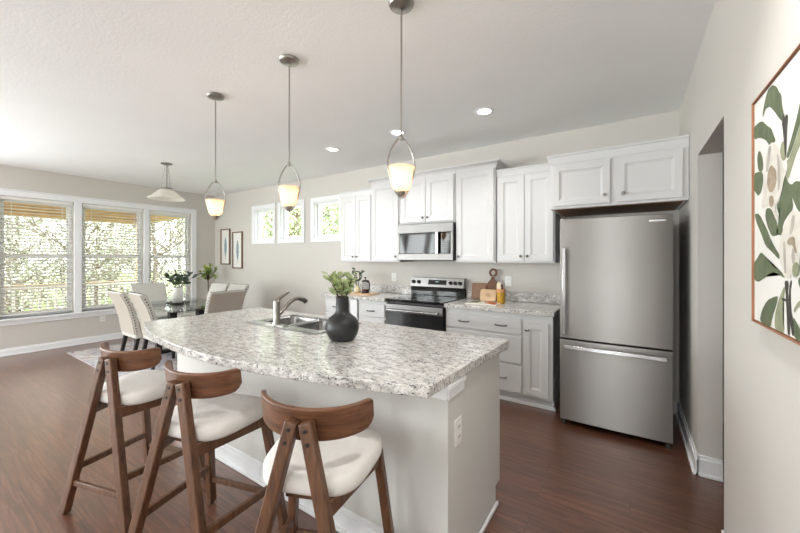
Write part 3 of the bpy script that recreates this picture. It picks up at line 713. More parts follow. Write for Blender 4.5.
def outlet(loc, rz, label, kind='outlet'):
    t = thing('wall_outlet', label, 'outlet', loc, rz)      # faces local -Y
    p = B().box(-0.036, 0.036, -0.006, -0.0005, -0.058, 0.058).build('cover_plate', 'plastic', t, bevel=0.002)
    for dz in (-0.022, 0.022):
        r = B().box(-0.017, 0.017, -0.0085, -0.0062, dz - 0.016, dz + 0.016).build('socket', 'plastic', t, bevel=0.003)
        B().box(-0.008, -0.0055, -0.0095, -0.0086, dz - 0.005, dz + 0.007).box(0.0055, 0.008, -0.0095, -0.0086, dz - 0.005, dz + 0.007).build('slots', 'slot', r, smooth=0)
    return t
outlet((-2.734, YB, 1.135), 0, 'white outlet on the wall left of the range')
outlet((-1.15, YB, 1.135), 0, 'white outlet on the wall beside the paddle board')
outlet((XL, 2.06, 0.388), PI / 2, 'white outlet low on the wall under the big windows')
outlet((IX1, IYF + 0.095, 0.635), PI / 2, 'white outlet on the end of the grey island')

# ================================================================== BAR STOOLS (facing local +Y)
def make_stool(label):
    t = thing('bar_stool', label, 'bar stool', (0, 0, 0))
    yb, yt, yf = -0.235, -0.172, 0.235
    rear = lambda s, z: Vector((s * (0.240 + (0.0238 - 0.240) * z / 0.855), yb + (yt - yb) * z / 0.855, z))
    fr = lambda s, z: Vector((s * (0.245 + (0.185 - 0.245) * z / 0.60), yf + (0.155 - yf) * z / 0.60, z))
    for s in (-1, 1):
        lg = B().bar(rear(s, 0.008), rear(s, 0.855), 0.045, 0.038, (1, 0, 0)).build('rear_leg', 'walnut', t, bevel=0.006, seg=3)
        ax = (rear(s, 0.855) - rear(s, 0)).normalized(); nrm = Vector((0, -1, 0)); nrm = (nrm - ax * nrm.dot(ax)).normalized()
        for z in (0.790, 0.832):
            p = rear(s, z) + nrm * 0.0188
            q = nrm.to_track_quat('Z', 'Y').to_matrix().to_4x4(); q.translation = p
            B().lathe([(0.0070, 0.0), (0.0070, 0.0022), (0.005, 0.0026), (0.005, 0.002)], seg=14, mtx=q).build('bolt', 'black', lg)
        B().bar(fr(s, 0.008), fr(s, 0.598), 0.036, 0.042, (1, 0, 0)).build('front_leg', 'walnut', t, bevel=0.006, seg=3)
        B().lathe([(0.012, 0), (0.012, 0.008)], fr(s, 0).x, fr(s, 0).y, 12).build('foot_pad', 'black', t)
        B().lathe([(0.012, 0), (0.012, 0.008)], rear(s, 0).x, rear(s, 0).y, 12).build('foot_pad', 'black', t)
        a, c = rear(s, 0.575), fr(s, 0.575); dv = (c - a).normalized()
        B().bar(a + dv * 0.016, c - dv * 0.016, 0.026, 0.058, (1, 0, 0)).build('seat_rail', 'walnut', t, bevel=0.004)
        a, c = rear(s, 0.255), fr(s, 0.225); dv = (c - a).normalized()
        B().bar(a + dv * 0.016, c - dv * 0.016, 0.022, 0.034, (1, 0, 0)).build('side_stretcher', 'walnut', t, bevel=0.004)
    a, c = rear(-1, 0.175), rear(1, 0.175); B().bar(a + Vector((0.018, 0, 0)), c - Vector((0.018, 0, 0)), 0.030, 0.020, (0, 0, 1)).build('rear_stretcher', 'walnut', t, bevel=0.004)
    a, c = fr(-1, 0.155), fr(1, 0.155); B().bar(a + Vector((0.016, 0, 0)), c - Vector((0.016, 0, 0)), 0.030, 0.020, (0, 0, 1)).build('front_stretcher', 'walnut', t, bevel=0.004)
    B().box(-0.168, 0.168, 0.13, 0.158, 0.553, 0.598).box(-0.075, 0.075, -0.13, -0.10, 0.565, 0.598).build('seat_crossbar', 'walnut', t, bevel=0.004)
    # cushion
    b = B(); rows = []; n = 40
    for k, z in ((0.88, 0.600), (0.955, 0.602), (0.99, 0.613), (1.0, 0.632), (0.985, 0.650), (0.94, 0.663), (0.80, 0.671), (0.5, 0.672), (0.2, 0.671)):
        R = []
        for i in range(n):
            a = 2 * PI * i / n; ca, sa = math.cos(a), math.sin(a); e = 2 / 3.6
            x = 0.206 * k * math.copysign(abs(ca) ** e, ca); y = 0.190 * k * math.copysign(abs(sa) ** e, sa)
            x *= 1 + 0.12 * y / 0.195
            dip = 0.010 * (x / 0.225) ** 2 if z > 0.64 else 0
            R.append(b.bm.verts.new((x, 0.02 + y, z + dip)))
        rows.append(R)
    for A, C_ in zip(rows, rows[1:]):
        for i in range(n): l = (i + 1) % n; b.bm.faces.new([A[i], A[l], C_[l], C_[i]])
    b.bm.faces.new(rows[0][::-1]); b.bm.faces.new(rows[-1])
    b.build('seat_cushion', 'cushion', t, smooth=60)
    # bent backrest
    b = B(); rings = []; n = 28; half = 0.214; sag = 0.110
    for i in range(n + 1):
        u = -1 + 2 * i / n; x = half * math.sin(u * 1.25) / math.sin(1.25); y = sag * (1 - math.cos(u * 1.25)) / (1 - math.cos(1.25))
        ang = math.atan2(sag * math.sin(u * 1.25) / (1 - math.cos(1.25)), half * math.cos(u * 1.25) / math.sin(1.25))
        nx, ny = math.sin(ang), -math.cos(ang)
        e = abs(u)
        zt = 0.890 + 0.014 * e * e - (0.012 * max(0, (e - 0.9) / 0.1) ** 2)
        zb = 0.772 + 0.030 * e ** 2.0 + 0.030 * max(0, (e - 0.82) / 0.18) ** 2
        th = 0.010; lean = 0.012
        yo = yt + 0.028
        ring = []
        for (off, zz) in ((th, zb), (th, zt), (-th, zt), (-th, zb)):
            ly = -lean * (zz - 0.80) / 0.09
            ring.append(b.bm.verts.new((x + nx * off, yo + y + ny * off + 0.008 + ly, zz)))
        rings.append(ring)
    for A, C_ in zip(rings, rings[1:]):
        for k in range(4): l = (k + 1) % 4; b.bm.faces.new([A[k], A[l], C_[l], C_[k]])
    b.bm.faces.new(rings[0][::-1]); b.bm.faces.new(rings[-1])
    b.build('backrest', 'walnut_back', t, bevel=0.006, seg=3, smooth=50)
    return t
st = make_stool('walnut bar stool nearest the dining rug, farthest from the outlet end of the island')
ST = math.radians(20)
st.location = (-2.415, 0.845, 0); st.rotation_euler = (0, 0, math.radians(16))
dup(st, (-1.695, 0.885, 0), math.radians(15.5), 'walnut bar stool between the two other stools at the island')
dup(st, (-0.985, 0.93, 0), math.radians(23), 'walnut bar stool nearest the outlet end of the island')
for o in list(COL.objects):
    if o.name.startswith('bar_stool'): o['group'] = 'bar stools along the island'

# ================================================================== PENDANTS
def make_pendant(label):
    t = thing('pendant_light', label, 'pendant light', (0, 0, ZC))
    B().lathe([(0.064, -0.001), (0.066, -0.008), (0.060, -0.018), (0.03, -0.026), (0.012, -0.03)], seg=32).build('canopy', 'nickel', t)
    B().tube([(0, 0, -0.03), (0, 0, -0.70)], 0.0048, 10).build('rod', 'nickel', t)
    B().lathe([(0.006, -0.712), (0.011, -0.704), (0.012, -0.695), (0.008, -0.686), (0.006, -0.68)], seg=16).build('swivel', 'nickel', t)
    pts = []
    for i in range(33):
        a = i / 32 * 2 * PI
        z = -0.852 - 0.156 * math.cos(a + PI); x = 0.076 * math.sin(a + 0.35 * math.sin(a))
        k = max(0.0, (z + 0.852) / 0.156)
        x *= (1 - 0.55 * k ** 1.4); pts.append((x, 0, z))
    B().tube(pts[:-1], 0.0048, 8, closed=True).build('harp_frame', 'nickel', t)
    sh = B().lathe([(0.022, -0.976), (0.038, -0.970), (0.049, -0.953), (0.055, -0.926), (0.057, -0.896), (0.062, -0.868), (0.071, -0.850)], seg=36, cap0=False, cap1=False).build('shade', 'shade', t, smooth=60)
    sd = sh.modifiers.new('glass', 'SOLIDIFY'); sd.thickness = 0.003; sd.offset = -1
    B().lathe([(0.004, -1.003), (0.010, -0.998), (0.017, -0.988), (0.022, -0.9765), (0.016, -0.970)], seg=20).build('finial_cup', 'nickel', t)
    B().ball((0, 0, -0.915), 0.021, 2, (1, 1, 1.35)).build('bulb', 'bulb', t)
    return t
p = make_pendant('pendant light over the sink-side middle of the island, second of three')
pend = [(-0.985, 1.49, 1.0, 'pendant light with amber glass nearest the range and refrigerator'),
        (-1.885, 1.50, 0.75, 'pendant light hanging above the faucet and sink, middle of three'),
        (-2.80, 1.50, 1.1, 'pendant light hanging over the dining end of the island')]
for i, (x, y, rz, lb) in enumerate(pend):
    o = p if i == 0 else dup(p, (0, 0, 0))
    o.location = (x, y, ZC); o.rotation_euler = (0, 0, rz - 0.2); o['label'] = lb; o['group'] = 'pendants over the island'
    lamp('pendant_bulb_light', 'POINT', (x, y, ZC - 0.91), (0, 0, 0), 1.8, (1.0, 0.86, 0.68), shadow_soft_size=0.03)
# recessed lights; the last two are unseen, added to light the island end
for i, (x, y, lb) in enumerate(((-1.09, 3.0, 'recessed ceiling light above the right wall cabinets'), (-2.03, 3.0, 'recessed ceiling light just behind the nearest pendant'), (-3.0, 3.03, 'recessed ceiling light nearest the small high windows'), (-0.12, 1.05, 'added unseen ceiling light over the aisle between the island and the near wall'), (-2.2, -1.2, 'added unseen ceiling light over the sitting area in front of the island'))):
    t = thing('recessed_light', lb, 'ceiling light', (x, y, ZC), 0, 'recessed ceiling lights')
    B().lathe([(0.085, -0.0005), (0.083, -0.006), (0.062, -0.009), (0.058, -0.004), (0.058, -0.0005)], seg=32).build('trim_ring', 'trim', t)
    B().lathe([(0.057, -0.002), (0.05, -0.0035)], seg=32).build('lens', 'can_light', t)
    lamp('downlight', 'SPOT', (x, y, ZC - 0.02), (0, 0, 0), 14 if i < 3 else 30, (1.0, 0.98, 0.95), spot_size=math.radians(125), spot_blend=0.7, shadow_soft_size=0.05)
# dining pendant
t = thing('dining_pendant', 'white glass bowl pendant on chains above the dining table', 'pendant light', (-5.38, 2.2, ZC))
B().lathe([(0.07, -0.001), (0.07, -0.012), (0.02, -0.03)], seg=28).build('canopy', 'nickel', t)
for k in range(3):
    a = 2 * PI * k / 3 + 0.4; b = B()
    n = 12
    for j in range(n):
        f0, f1 = j / n, (j + 1) / n; rr0 = 0.02 + 0.04 * f0; rr1 = 0.02 + 0.04 * f1
        p0 = Vector((rr0 * math.cos(a), rr0 * math.sin(a), -0.03 - 0.32 * f0)); p1 = Vector((rr1 * math.cos(a), rr1 * math.sin(a), -0.03 - 0.32 * f1))
        sd = Vector((-math.sin(a), math.cos(a), 0)) * 0.008 if j % 2 else Vector((math.cos(a), math.sin(a), 0)) * 0.008
        m_ = (p0 + p1) / 2
        b.tube([p0, m_ + sd, p1, m_ - sd], 0.0022, 6, closed=True)
    b.build('chain', 'nickel', t)
b = B(); b.tube([(0, 0, -0.03), (0, 0, -0.36)], 0.003, 8); b.build('cord', 'dark_nickel', t)
B().lathe([(0.07, -0.345), (0.075, -0.352), (0.06, -0.362), (0.02, -0.37)], seg=24).build('hub', 'nickel', t)
sh = B().lathe([(0.065, -0.36), (0.10, -0.385), (0.145, -0.43), (0.185, -0.465), (0.225, -0.488), (0.228, -0.498)], seg=40, cap0=False, cap1=False).build('bowl_shade', 'shade_white', t, smooth=60)
sd = sh.modifiers.new('glass', 'SOLIDIFY'); sd.thickness = 0.005; sd.offset = -1

# ================================================================== BLINDS
for i, (y0, y1) in enumerate(WINS):
    lb = ['white slatted blind in the leftmost of the three big windows', 'white slatted blind in the middle big window', 'white slatted blind in the big window nearest the corner'][i]
    t = thing('window_blind', lb, 'window blind', (XL - 0.032, (y0 + y1) / 2, WZ1), 0, 'slatted blinds in the big windows')
    hwid = (y1 - y0) / 2 - 0.012
    B().box(-0.024, 0.024, -hwid, hwid, -0.05, -0.002).build('headrail', 'plastic', t, bevel=0.003)
    b = B(); z = -0.085; zend = WZ0 + 0.06 - WZ1
    while z > zend:
        b.bar((0, -hwid, z), (0, hwid, z), 0.046, 0.0026, (1, 0, -0.34)); z -= 0.047
    b.build('slats', 'blind', t, smooth=0)
    B().box(-0.024, 0.024, -hwid, hwid, zend - 0.022, zend - 0.004).build('bottom_rail', 'plastic', t, bevel=0.003)
    b = B()
    for yy in (-hwid + 0.12, hwid - 0.12): b.box(-0.026, -0.024, yy - 0.002, yy + 0.002, zend, -0.05).box(0.024, 0.026, yy - 0.002, yy + 0.002, zend, -0.05)
    b.build('ladder_cords', 'plastic', t, smooth=0)
    B().tube([(0.03, hwid - 0.05, -0.05), (0.032, hwid - 0.05, -0.62)], 0.004, 8).build('tilt_wand', 'plastic', t)

# ================================================================== DINING AREA
rug = B().box(-6.86, -4.02, 1.50, 3.50, 0.0008, 0.009).build('area_rug', 'rug', bevel=0.002); tag(rug, 'faded red and blue patterned rug under the dining table', 'rug')
b = B()
for k in range(60): yy = 1.52 + k * 0.033; b.box(-6.90, -6.86, yy, yy + 0.010, 0.001, 0.005)
b.build('fringe', 'canvas', rug, smooth=0)
RZ = 0.009
def make_chair(label):
    t = thing('dining_chair', label, 'dining chair', (0, 0, RZ))
    # seat
    B().box(-0.235, 0.235, -0.235, 0.245, 0.36, 0.46).build('seat_base', 'linen', t, bevel=0.012, seg=3)
    B().box(-0.232, 0.232, -0.20, 0.248, 0.461, 0.505).build('seat_cushion', 'linen', t, bevel=0.02, seg=4)
    # reclined back: front upholstery, rear panel
    prof = [(-0.165, 0.40), (-0.235, 0.40), (-0.262, 0.60), (-0.318, 0.80), (-0.392, 0.955), (-0.372, 0.972), (-0.332, 0.957), (-0.262, 0.80), (-0.200, 0.60)]
    mt = Matrix(((0, 0, 1, 0), (1, 0, 0, 0), (0, 1, 0, 0), (0, 0, 0, 1)))
    bk = B().prism(prof, -0.232, 0.232, mt).build('backrest', 'linen', t, bevel=0.012, seg=3)
    rp = [(-0.2385, 0.41), (-0.265, 0.60), (-0.3212, 0.80), (-0.392, 0.945), (-0.398, 0.945), (-0.327, 0.798), (-0.271, 0.598), (-0.2445, 0.41)]
    B().prism(rp, -0.222, 0.222, mt).build('rear_panel', 'shaded', bk, smooth=50)
    path = [(-0.232, 0.42), (-0.258, 0.60), (-0.312, 0.795), (-0.376, 0.935)]
    segs = []
    for a, c in zip(path, path[1:]):
        L = math.dist(a, c); m_ = max(1, round(L / 0.036))
        for k in range(m_): segs.append((a[0] + (c[0] - a[0]) * k / m_, a[1] + (c[1] - a[1]) * k / m_))
    for (yy, zz) in segs:
        for s in (-1, 1): B().ball((s * 0.233, yy + 0.012, zz), 0.0095, 1, (0.5, 1, 1)).build('nailhead', 'bronze', bk)
    for k in range(13): B().ball((-0.222 + k * 0.037, -0.384, 0.969), 0.0095, 1, (1, 1, 0.5)).build('nailhead', 'bronze', bk)
    for s in (-1, 1):
        B().bar((s * 0.195, 0.205, 0.36), (s * 0.200, 0.215, 0.0), 0.045, 0.045, (1, 0, 0), 0.7).build('leg', 'espresso', t, bevel=0.003)
        B().bar((s * 0.195, -0.20, 0.36), (s * 0.200, -0.27, 0.0), 0.045, 0.045, (1, 0, 0), 0.7).build('leg', 'espresso', t, bevel=0.003)
    return t
ch = make_chair('cream nailhead dining chair seen from behind, nearest the windows on the island side')
chairs = [(-5.46, 2.02, 0.0, 'cream nailhead dining chair with its back to the island, the one nearer the windows'),
          (-4.98, 2.08, -0.05, 'cream nailhead dining chair with its back to the island, the one nearer the bar stools'),
          (-6.24, 2.40, -PI / 2 - 0.08, 'cream dining chair at the window end of the table, facing the kitchen'),
          (-4.66, 2.46, PI / 2, 'cream nailhead dining chair at the kitchen end, showing its taupe rear panel'),
          (-5.70, 2.78, PI, 'cream dining chair across the table, standing closest to the lemon tree'),
          (-5.20, 2.80, PI, 'cream dining chair across the table, under the lower framed print')]
for i, (x, y, rz, lb) in enumerate(chairs):
    o = ch if i == 0 else dup(ch, (0, 0, 0))
    o.location = (x, y, RZ); o.rotation_euler = (0, 0, rz); o['label'] = lb; o['group'] = 'dining chairs around the glass table'
# glass table
t = thing('dining_table', 'glass topped dining table with dark pedestal frame on the rug', 'dining table', (-5.27, 2.40, RZ))
def rrect(hx, hy, r, n=6):
    out = []
    for cx, cy, a0 in ((hx - r, hy - r, 0), (-hx + r, hy - r, PI / 2), (-hx + r, -hy + r, PI), (hx - r, -hy + r, 3 * PI / 2)):
        for k in range(n + 1): a = a0 + PI / 2 * k / n; out.append((cx + r * math.cos(a), cy + r * math.sin(a)))
    return out
B().prism(rrect(0.70, 0.46, 0.08), 0.728, 0.742).build('glass_top', 'table_glass', t, bevel=0.002)
B().box(-0.60, 0.60, -0.035, 0.035, 0.69, 0.7275).box(-0.45, -0.38, -0.36, 0.36, 0.69, 0.7275).box(0.38, 0.45, -0.36, 0.36, 0.69, 0.7275).build('top_frame', 'espresso', t, bevel=0.004)
for s in (-1, 1):
    B().box(s * 0.415 - 0.045, s * 0.415 + 0.045, -0.05, 0.05, 0.05, 0.689).build('pedestal', 'espresso', t, bevel=0.006)
    B().box(s * 0.415 - 0.05, s * 0.415 + 0.05, -0.24, 0.24, 0.0, 0.049).build('foot', 'espresso', t, bevel=0.006)
TZ = RZ + 0.742
tr = B().lathe([(0.13, 0.0005), (0.145, 0.004), (0.145, 0.018), (0.135, 0.018), (0.13, 0.008)], seg=36).build('round_tray', 'dark_grey', loc=(-5.42, 2.36, TZ)); tag(tr, 'low round dark tray under the white vase on the dining table', 'tray')
vz = thing('ceramic_vase', 'ribbed white vase of dark green leaves on the dining table', 'vase', (-5.42, 2.36, TZ + 0.0085))
b = B(); seg = 48; rows = []
for r, z in ((0.058, 0.0), (0.066, 0.01), (0.068, 0.10), (0.066, 0.19), (0.062, 0.215), (0.055, 0.215), (0.055, 0.12)):
    rows.append([b.bm.verts.new(((r - (0.0025 if k % 2 else 0)) * math.cos(2 * PI * k / seg), (r - (0.0025 if k % 2 else 0)) * math.sin(2 * PI * k / seg), z)) for k in range(seg)])
for A, C_ in zip(rows, rows[1:]):
    for k in range(seg): l = (k + 1) % seg; b.bm.faces.new([A[k], A[l], C_[l], C_[k]])
b.bm.faces.new(rows[0][::-1]); b.bm.faces.new(rows[-1])
b.build('vase_body', 'white_ceramic', vz, smooth=60)
def bouquet(parent, z0, n, spread, height, L, W, leafmat, seed, stems='stem', per=7, flat=0.0):
    rr = random.Random(seed); sb = B(); lf = B()
    for i in range(n):
        a = 2 * PI * i / n + rr.uniform(-.3, .3); r = spread * rr.uniform(0.45, 1.0); h = height * rr.uniform(0.65, 1.0)
        p0 = Vector((0.015 * math.cos(a), 0.015 * math.sin(a), z0 - 0.06)); p1 = Vector((r * 0.4 * math.cos(a), r * 0.4 * math.sin(a), z0 + h * 0.5)); p2 = Vector((r * math.cos(a), r * math.sin(a), z0 + h))
        pts = []
        for k in range(7):
            q = k / 6; pts.append(p0 * (1 - q) ** 2 + p1 * 2 * q * (1 - q) + p2 * q * q)
        sb.tube(pts, [0.003] * 4 + [0.0022] * 3, 6)
        for k in range(per):
            q = 0.38 + 0.62 * k / (per - 1); c = p0 * (1 - q) ** 2 + p1 * 2 * q * (1 - q) + p2 * q * q
            tg = ((p2 - p1) * q + (p1 - p0) * (1 - q)).normalized()
            az = rr.uniform(0, 2 * PI); d = (tg * 0.7 + Vector((math.cos(az), math.sin(az), rr.uniform(-0.3, 0.3)))).normalized()
            lf.leaf(c, d, (rr.uniform(-1, 1), rr.uniform(-1, 1), 0.6), L * rr.uniform(0.7, 1.2), W * rr.uniform(0.8, 1.2), rr.uniform(0.05, 0.3))
    sb.build('stems', stems, parent); lf.build('leaves', leafmat, parent, smooth=60)
bouquet(vz, 0.215, 11, 0.27, 0.24, 0.095, 0.050, 'leaf_dark', 21)

# lemon tree in the corner
t = thing('lemon_tree', 'small potted lemon tree in the corner beyond the dining table', 'potted tree', (-6.90, 3.55, 0))
B().lathe([(0.11, 0.0), (0.125, 0.02), (0.15, 0.30), (0.155, 0.32), (0.14, 0.32), (0.135, 0.27)], seg=32).build('pot', 'white_ceramic', t, smooth=50)
B().tube([(0, 0, 0.25), (0.01, 0, 0.5), (-0.01, 0.01, 0.75), (0, 0, 0.98)], [0.014, 0.012, 0.011, 0.009], 8).build('stem', 'stem', t)
rr = random.Random(4); lf = B(); br = B(); le = []
for i in range(26):
    a = rr.uniform(0, 2 * PI); el = rr.uniform(-0.25, 1.3); r = rr.uniform(0.10, 0.21)
    e = Vector((math.cos(a) * math.cos(el) * r, math.sin(a) * math.cos(el) * r, 1.07 + math.sin(el) * r)); s_ = Vector((0, 0, 0.95 + rr.random() * 0.05))
    br.tube([s_, (s_ + e) / 2 + Vector((0, 0, 0.015)), e], [0.005, 0.004, 0.002], 5)
    for k in range(5):
        d = Vector((rr.uniform(-1, 1), rr.uniform(-1, 1), rr.uniform(-0.4, 0.9))); lf.leaf(e - (e - s_) * rr.uniform(0, .35), d, (0, 0, 1), rr.uniform(0.07, 0.11), rr.uniform(0.035, 0.05), 0.2)
    if i % 9 == 0: le.append(e + Vector((0, 0, -0.03)))
br.build('branches', 'stem', t); lf.build('leaves', 'leaf_bright', t, smooth=60)
for e in le: B().ball(e, 0.026, 2, (1, 1, 1.2)).build('lemon', 'lemon', t)
# framed feather prints on the back wall
for i, (xa, xb, za, zb, lb) in enumerate(((-7.135, -6.795, 1.265, 2.0, 'narrow framed feather print closest to the room corner'), (-6.70, -6.36, 1.19, 1.925, 'narrow framed feather print closest to the small high windows'))):
    t = thing('framed_print', lb, 'wall art', ((xa + xb) / 2, YB, (za + zb) / 2), 0, 'framed feather prints')
    hx, hz = (xb - xa) / 2, (zb - za) / 2; f = 0.022
    B().box(-hx, hx, -0.028, -0.001, -hz, -hz + f).box(-hx, hx, -0.028, -0.001, hz - f, hz).box(-hx, -hx + f, -0.028, -0.001, -hz + f, hz - f).box(hx - f, hx, -0.028, -0.001, -hz + f, hz - f).build('frame', 'frame_wood', t, bevel=0.002)
    mb = B().box(-hx + f, hx - f, -0.012, -0.002, -hz + f, hz - f).build('mat_board', 'mat_board', t)
    pts = []
    rr = random.Random(i)
    for k in range(17):
        q = k / 16; pts.append((0.045 * math.sin(PI * q) ** 0.7 * (1 + 0.18 * rr.uniform(-1, 1)) + 0.003, -hz * 0.55 + hz * 1.1 * q))
    pl = [(x, z) for x, z in pts] + [(-x, z) for x, z in pts[::-1]]
    B().prism(pl, 0.0125, 0.0135, Matrix(((1, 0, 0, 0), (0, 0, -1, 0), (0, 1, 0, 0), (0, 0, 0, 1)))).build('feather', 'feather', mb, smooth=0)
    B().tube([(0, -0.0138, -hz * 0.7), (0, -0.0138, hz * 0.5)], 0.002, 6).build('quill', 'slot', mb)

# ================================================================== COUNTER DECOR
t = thing('bottle_vase', 'matte black round bottle vase of olive green branches on the island', 'vase', (-1.412, 1.505, 0.9163))
B().lathe([(0.050, 0.0), (0.070, 0.008), (0.091, 0.04), (0.098, 0.075), (0.094, 0.105), (0.078, 0.132), (0.055, 0.150), (0.042, 0.162), (0.038, 0.18), (0.037, 0.25), (0.039, 0.256), (0.033, 0.256), (0.031, 0.19)], seg=48).build('vase_body', 'vase_black', t, smooth=50)
bouquet(t, 0.25, 14, 0.095, 0.145, 0.046, 0.024, 'leaf_green', 8, per=9)
# boards leaning on the wall right of the range
CZ = 0.9165
def lean(deg, x, y, z, rz=0): return Matrix.Translation((x, y, z)) @ Matrix.Rotation(rz, 4, 'Z') @ Matrix.Rotation(-math.radians(deg), 4, 'X')
xz = Matrix(((1, 0, 0, 0), (0, 0, -1, 0), (0, 1, 0, 0), (0, 0, 0, 1)))      # prism: x,y -> x,z ; extrude towards -Y
o = B().prism(rrect(0.13, 0.095, 0.012), 0, 0.016, Matrix.Translation((0, 0, 0.095)) @ xz).build('cutting_board', 'board_brown', bevel=0.003); o.matrix_world = lean(9, -1.44, 3.893, CZ); tag(o, 'plain brown rectangular cutting board leaning at the back beside the range', 'cutting board')
pts = [(-0.068, 0.0), (0.068, 0.0), (0.075, 0.03), (0.072, 0.17), (0.045, 0.215), (0.02, 0.245), (0.014, 0.27)]
pd = B()
ring_o = [(0.048 * math.cos(a), 0.318 + 0.05 * math.sin(a)) for a in [(-PI / 2 + 0.30) + (2 * PI - 0.60) * k / 24 for k in range(25)]]
ring_i = [(0.026 * math.cos(a), 0.318 + 0.028 * math.sin(a)) for a in [(-PI / 2 + 0.02) + (2 * PI - 0.04) * k / 24 for k in range(25)]]
bm = pd.bm
outl = [(-x, y) for x, y in reversed(pts)] + pts if False else pts
def lay(z): return [bm.verts.new((x, y, z)) for x, y in ring_o], [bm.verts.new((x, y, z)) for x, y in ring_i]
o0, i0 = lay(0.0); o1, i1 = lay(0.016)
for k in range(24):
    bm.faces.new([o0[k], i0[k], i0[k + 1], o0[k + 1]]); bm.faces.new([o1[k], o1[k + 1], i1[k + 1], i1[k]])
    bm.faces.new([o0[k], o0[k + 1], o1[k + 1], o1[k]]); bm.faces.new([i0[k], i1[k], i1[k + 1], i0[k + 1]])
body = pts + [(-x, y) for x, y in reversed(pts)]
pd.prism(body, 0.0, 0.016)
for v in bm.verts: v.co = xz @ v.co
o = pd.build('paddle_board', 'board_glue', bevel=0.002); o.matrix_world = lean(10, -1.31, 3.852, CZ); tag(o, 'dark walnut paddle board with looped handle leaning beside the outlet', 'cutting board')
o = B().prism(rrect(0.092, 0.066, 0.022), 0, 0.014, Matrix.Translation((0, 0, 0.066)) @ xz).build('cutting_board', 'board_pale', bevel=0.003); o.matrix_world = lean(14, -1.325, 3.765, CZ); tag(o, 'small pale cutting board with an arched emblem, in front of the darker boards', 'cutting board')
em = B(); em.tube([(0.03 * math.cos(a), -0.0150, 0.07 + 0.018 * math.sin(a)) for a in [PI * k / 12 for k in range(13)]], 0.0022, 6)
em.box(-0.034, 0.034, -0.0155, -0.0142, 0.052, 0.056).box(-0.022, -0.018, -0.0155, -0.0142, 0.058, 0.074).box(-0.004, 0.004, -0.0155, -0.0142, 0.058, 0.078).box(0.018, 0.022, -0.0155, -0.0142, 0.058, 0.074)
em.build('emblem', 'board_brown', o)
t = thing('utensil_crock', 'mustard yellow crock with wooden rim, standing right of the pale cutting board', 'crock', (-1.145, 3.66, CZ))
B().lathe([(0.040, 0.0), (0.043, 0.006), (0.041, 0.06), (0.044, 0.118), (0.038, 0.118), (0.036, 0.05)], seg=32).build('jar_body', 'jar_yellow', t, smooth=50)
B().lathe([(0.0445, 0.1185), (0.049, 0.122), (0.049, 0.150), (0.044, 0.154), (0.039, 0.150), (0.039, 0.1185)], seg=32, cap1=False).build('rim', 'jar_lid', t, smooth=50)
u = B().bar((-0.015, 0, 0.06), (-0.024, 0.0, 0.17), 0.010, 0.006).prism([(-0.022, 0.0), (0.022, 0.0), (0.024, 0.05), (0.012, 0.078), (-0.010, 0.075), (-0.022, 0.05)], -0.004, 0.004, Matrix.Translation((-0.024, 0, 0.152)) @ xz).build('kitchen_spatula', 'cream_paint', bevel=0.002)
u.location = (-1.145, 3.66, CZ); tag(u, 'cream spatula head sticking out of the yellow crock', 'utensil')
u = B().tube([(0.012, 0, 0.06), (0.016, 0.0, 0.15), (0.008, 0.0, 0.20)], [0.006, 0.008, 0.010], 10).build('kitchen_utensil', 'dark_red'); u.location = (-1.145, 3.66, CZ); tag(u, 'dark red utensil handle sticking out of the yellow crock', 'utensil')
# open cookbook
t = thing('open_cookbook', 'open cookbook with food photos lying on the counter in front of the boards', 'book', (-1.30, 3.53, CZ), 0.08)
for s, mat in ((-1, 'photo_green'), (1, 'photo_orange')):
    pr = [(0.0, 0.004), (s * 0.02, 0.014), (s * 0.07, 0.015), (s * 0.165, 0.005), (s * 0.165, 0.0), (0.0, 0.0)]
    pg = B().prism(pr, -0.10, 0.10, Matrix(((1, 0, 0, 0), (0, 0, 1, 0), (0, 1, 0, 0), (0, 0, 0, 1)))).build('pages', 'paper', t, smooth=40)
    qs = [(s * 0.035, 0.0157), (s * 0.07, 0.0165), (s * 0.145, 0.0090)]
    b = B(); A = [b.bm.verts.new((x, -0.085, z)) for x, z in qs]; C_ = [b.bm.verts.new((x, 0.075, z)) for x, z in qs]
    for k in range(2): b.bm.faces.new([A[k], A[k + 1], C_[k + 1], C_[k]])
    b.build('photo', mat, pg, smooth=0)
# left counter
o = B().prism(rrect(0.19, 0.13, 0.02), 0, 0.014).build('serving_tray', 'board_pale', bevel=0.004, loc=(-2.98, 3.60, CZ)); tag(o, 'pale wooden serving tray under the coffee press', 'tray')
t = thing('coffee_press', 'glass coffee press with black lid and handle on the tray', 'coffee press', (-2.96, 3.60, CZ + 0.0145), -0.3)
B().lathe([(0.048, 0.004), (0.048, 0.150)], seg=28, cap0=False, cap1=False).build('beaker', 'press_glass', t, smooth=50)
B().lathe([(0.05, 0.0), (0.052, 0.003), (0.052, 0.02), (0.0485, 0.022), (0.0485, 0.003)], seg=28).build('base_ring', 'black', t)
B().lathe([(0.046, 0.006), (0.046, 0.05)], seg=28).build('coffee', 'dark_red', t)
B().lathe([(0.052, 0.151), (0.053, 0.160), (0.04, 0.170), (0.008, 0.173), (0.005, 0.195), (0.012, 0.198), (0.013, 0.21), (0.004, 0.215)], seg=28).build('lid', 'black', t, smooth=50)
B().tube([(0.05, 0, 0.145), (0.085, 0, 0.15), (0.10, 0, 0.13), (0.098, 0, 0.07), (0.088, 0, 0.04), (0.05, 0, 0.03)], 0.008, 10).build('handle', 'black', t)
t = thing('bud_vase', 'small cream bud vase with a dark leafy sprig beside the coffee press', 'vase', (-3.10, 3.60, CZ + 0.0145))
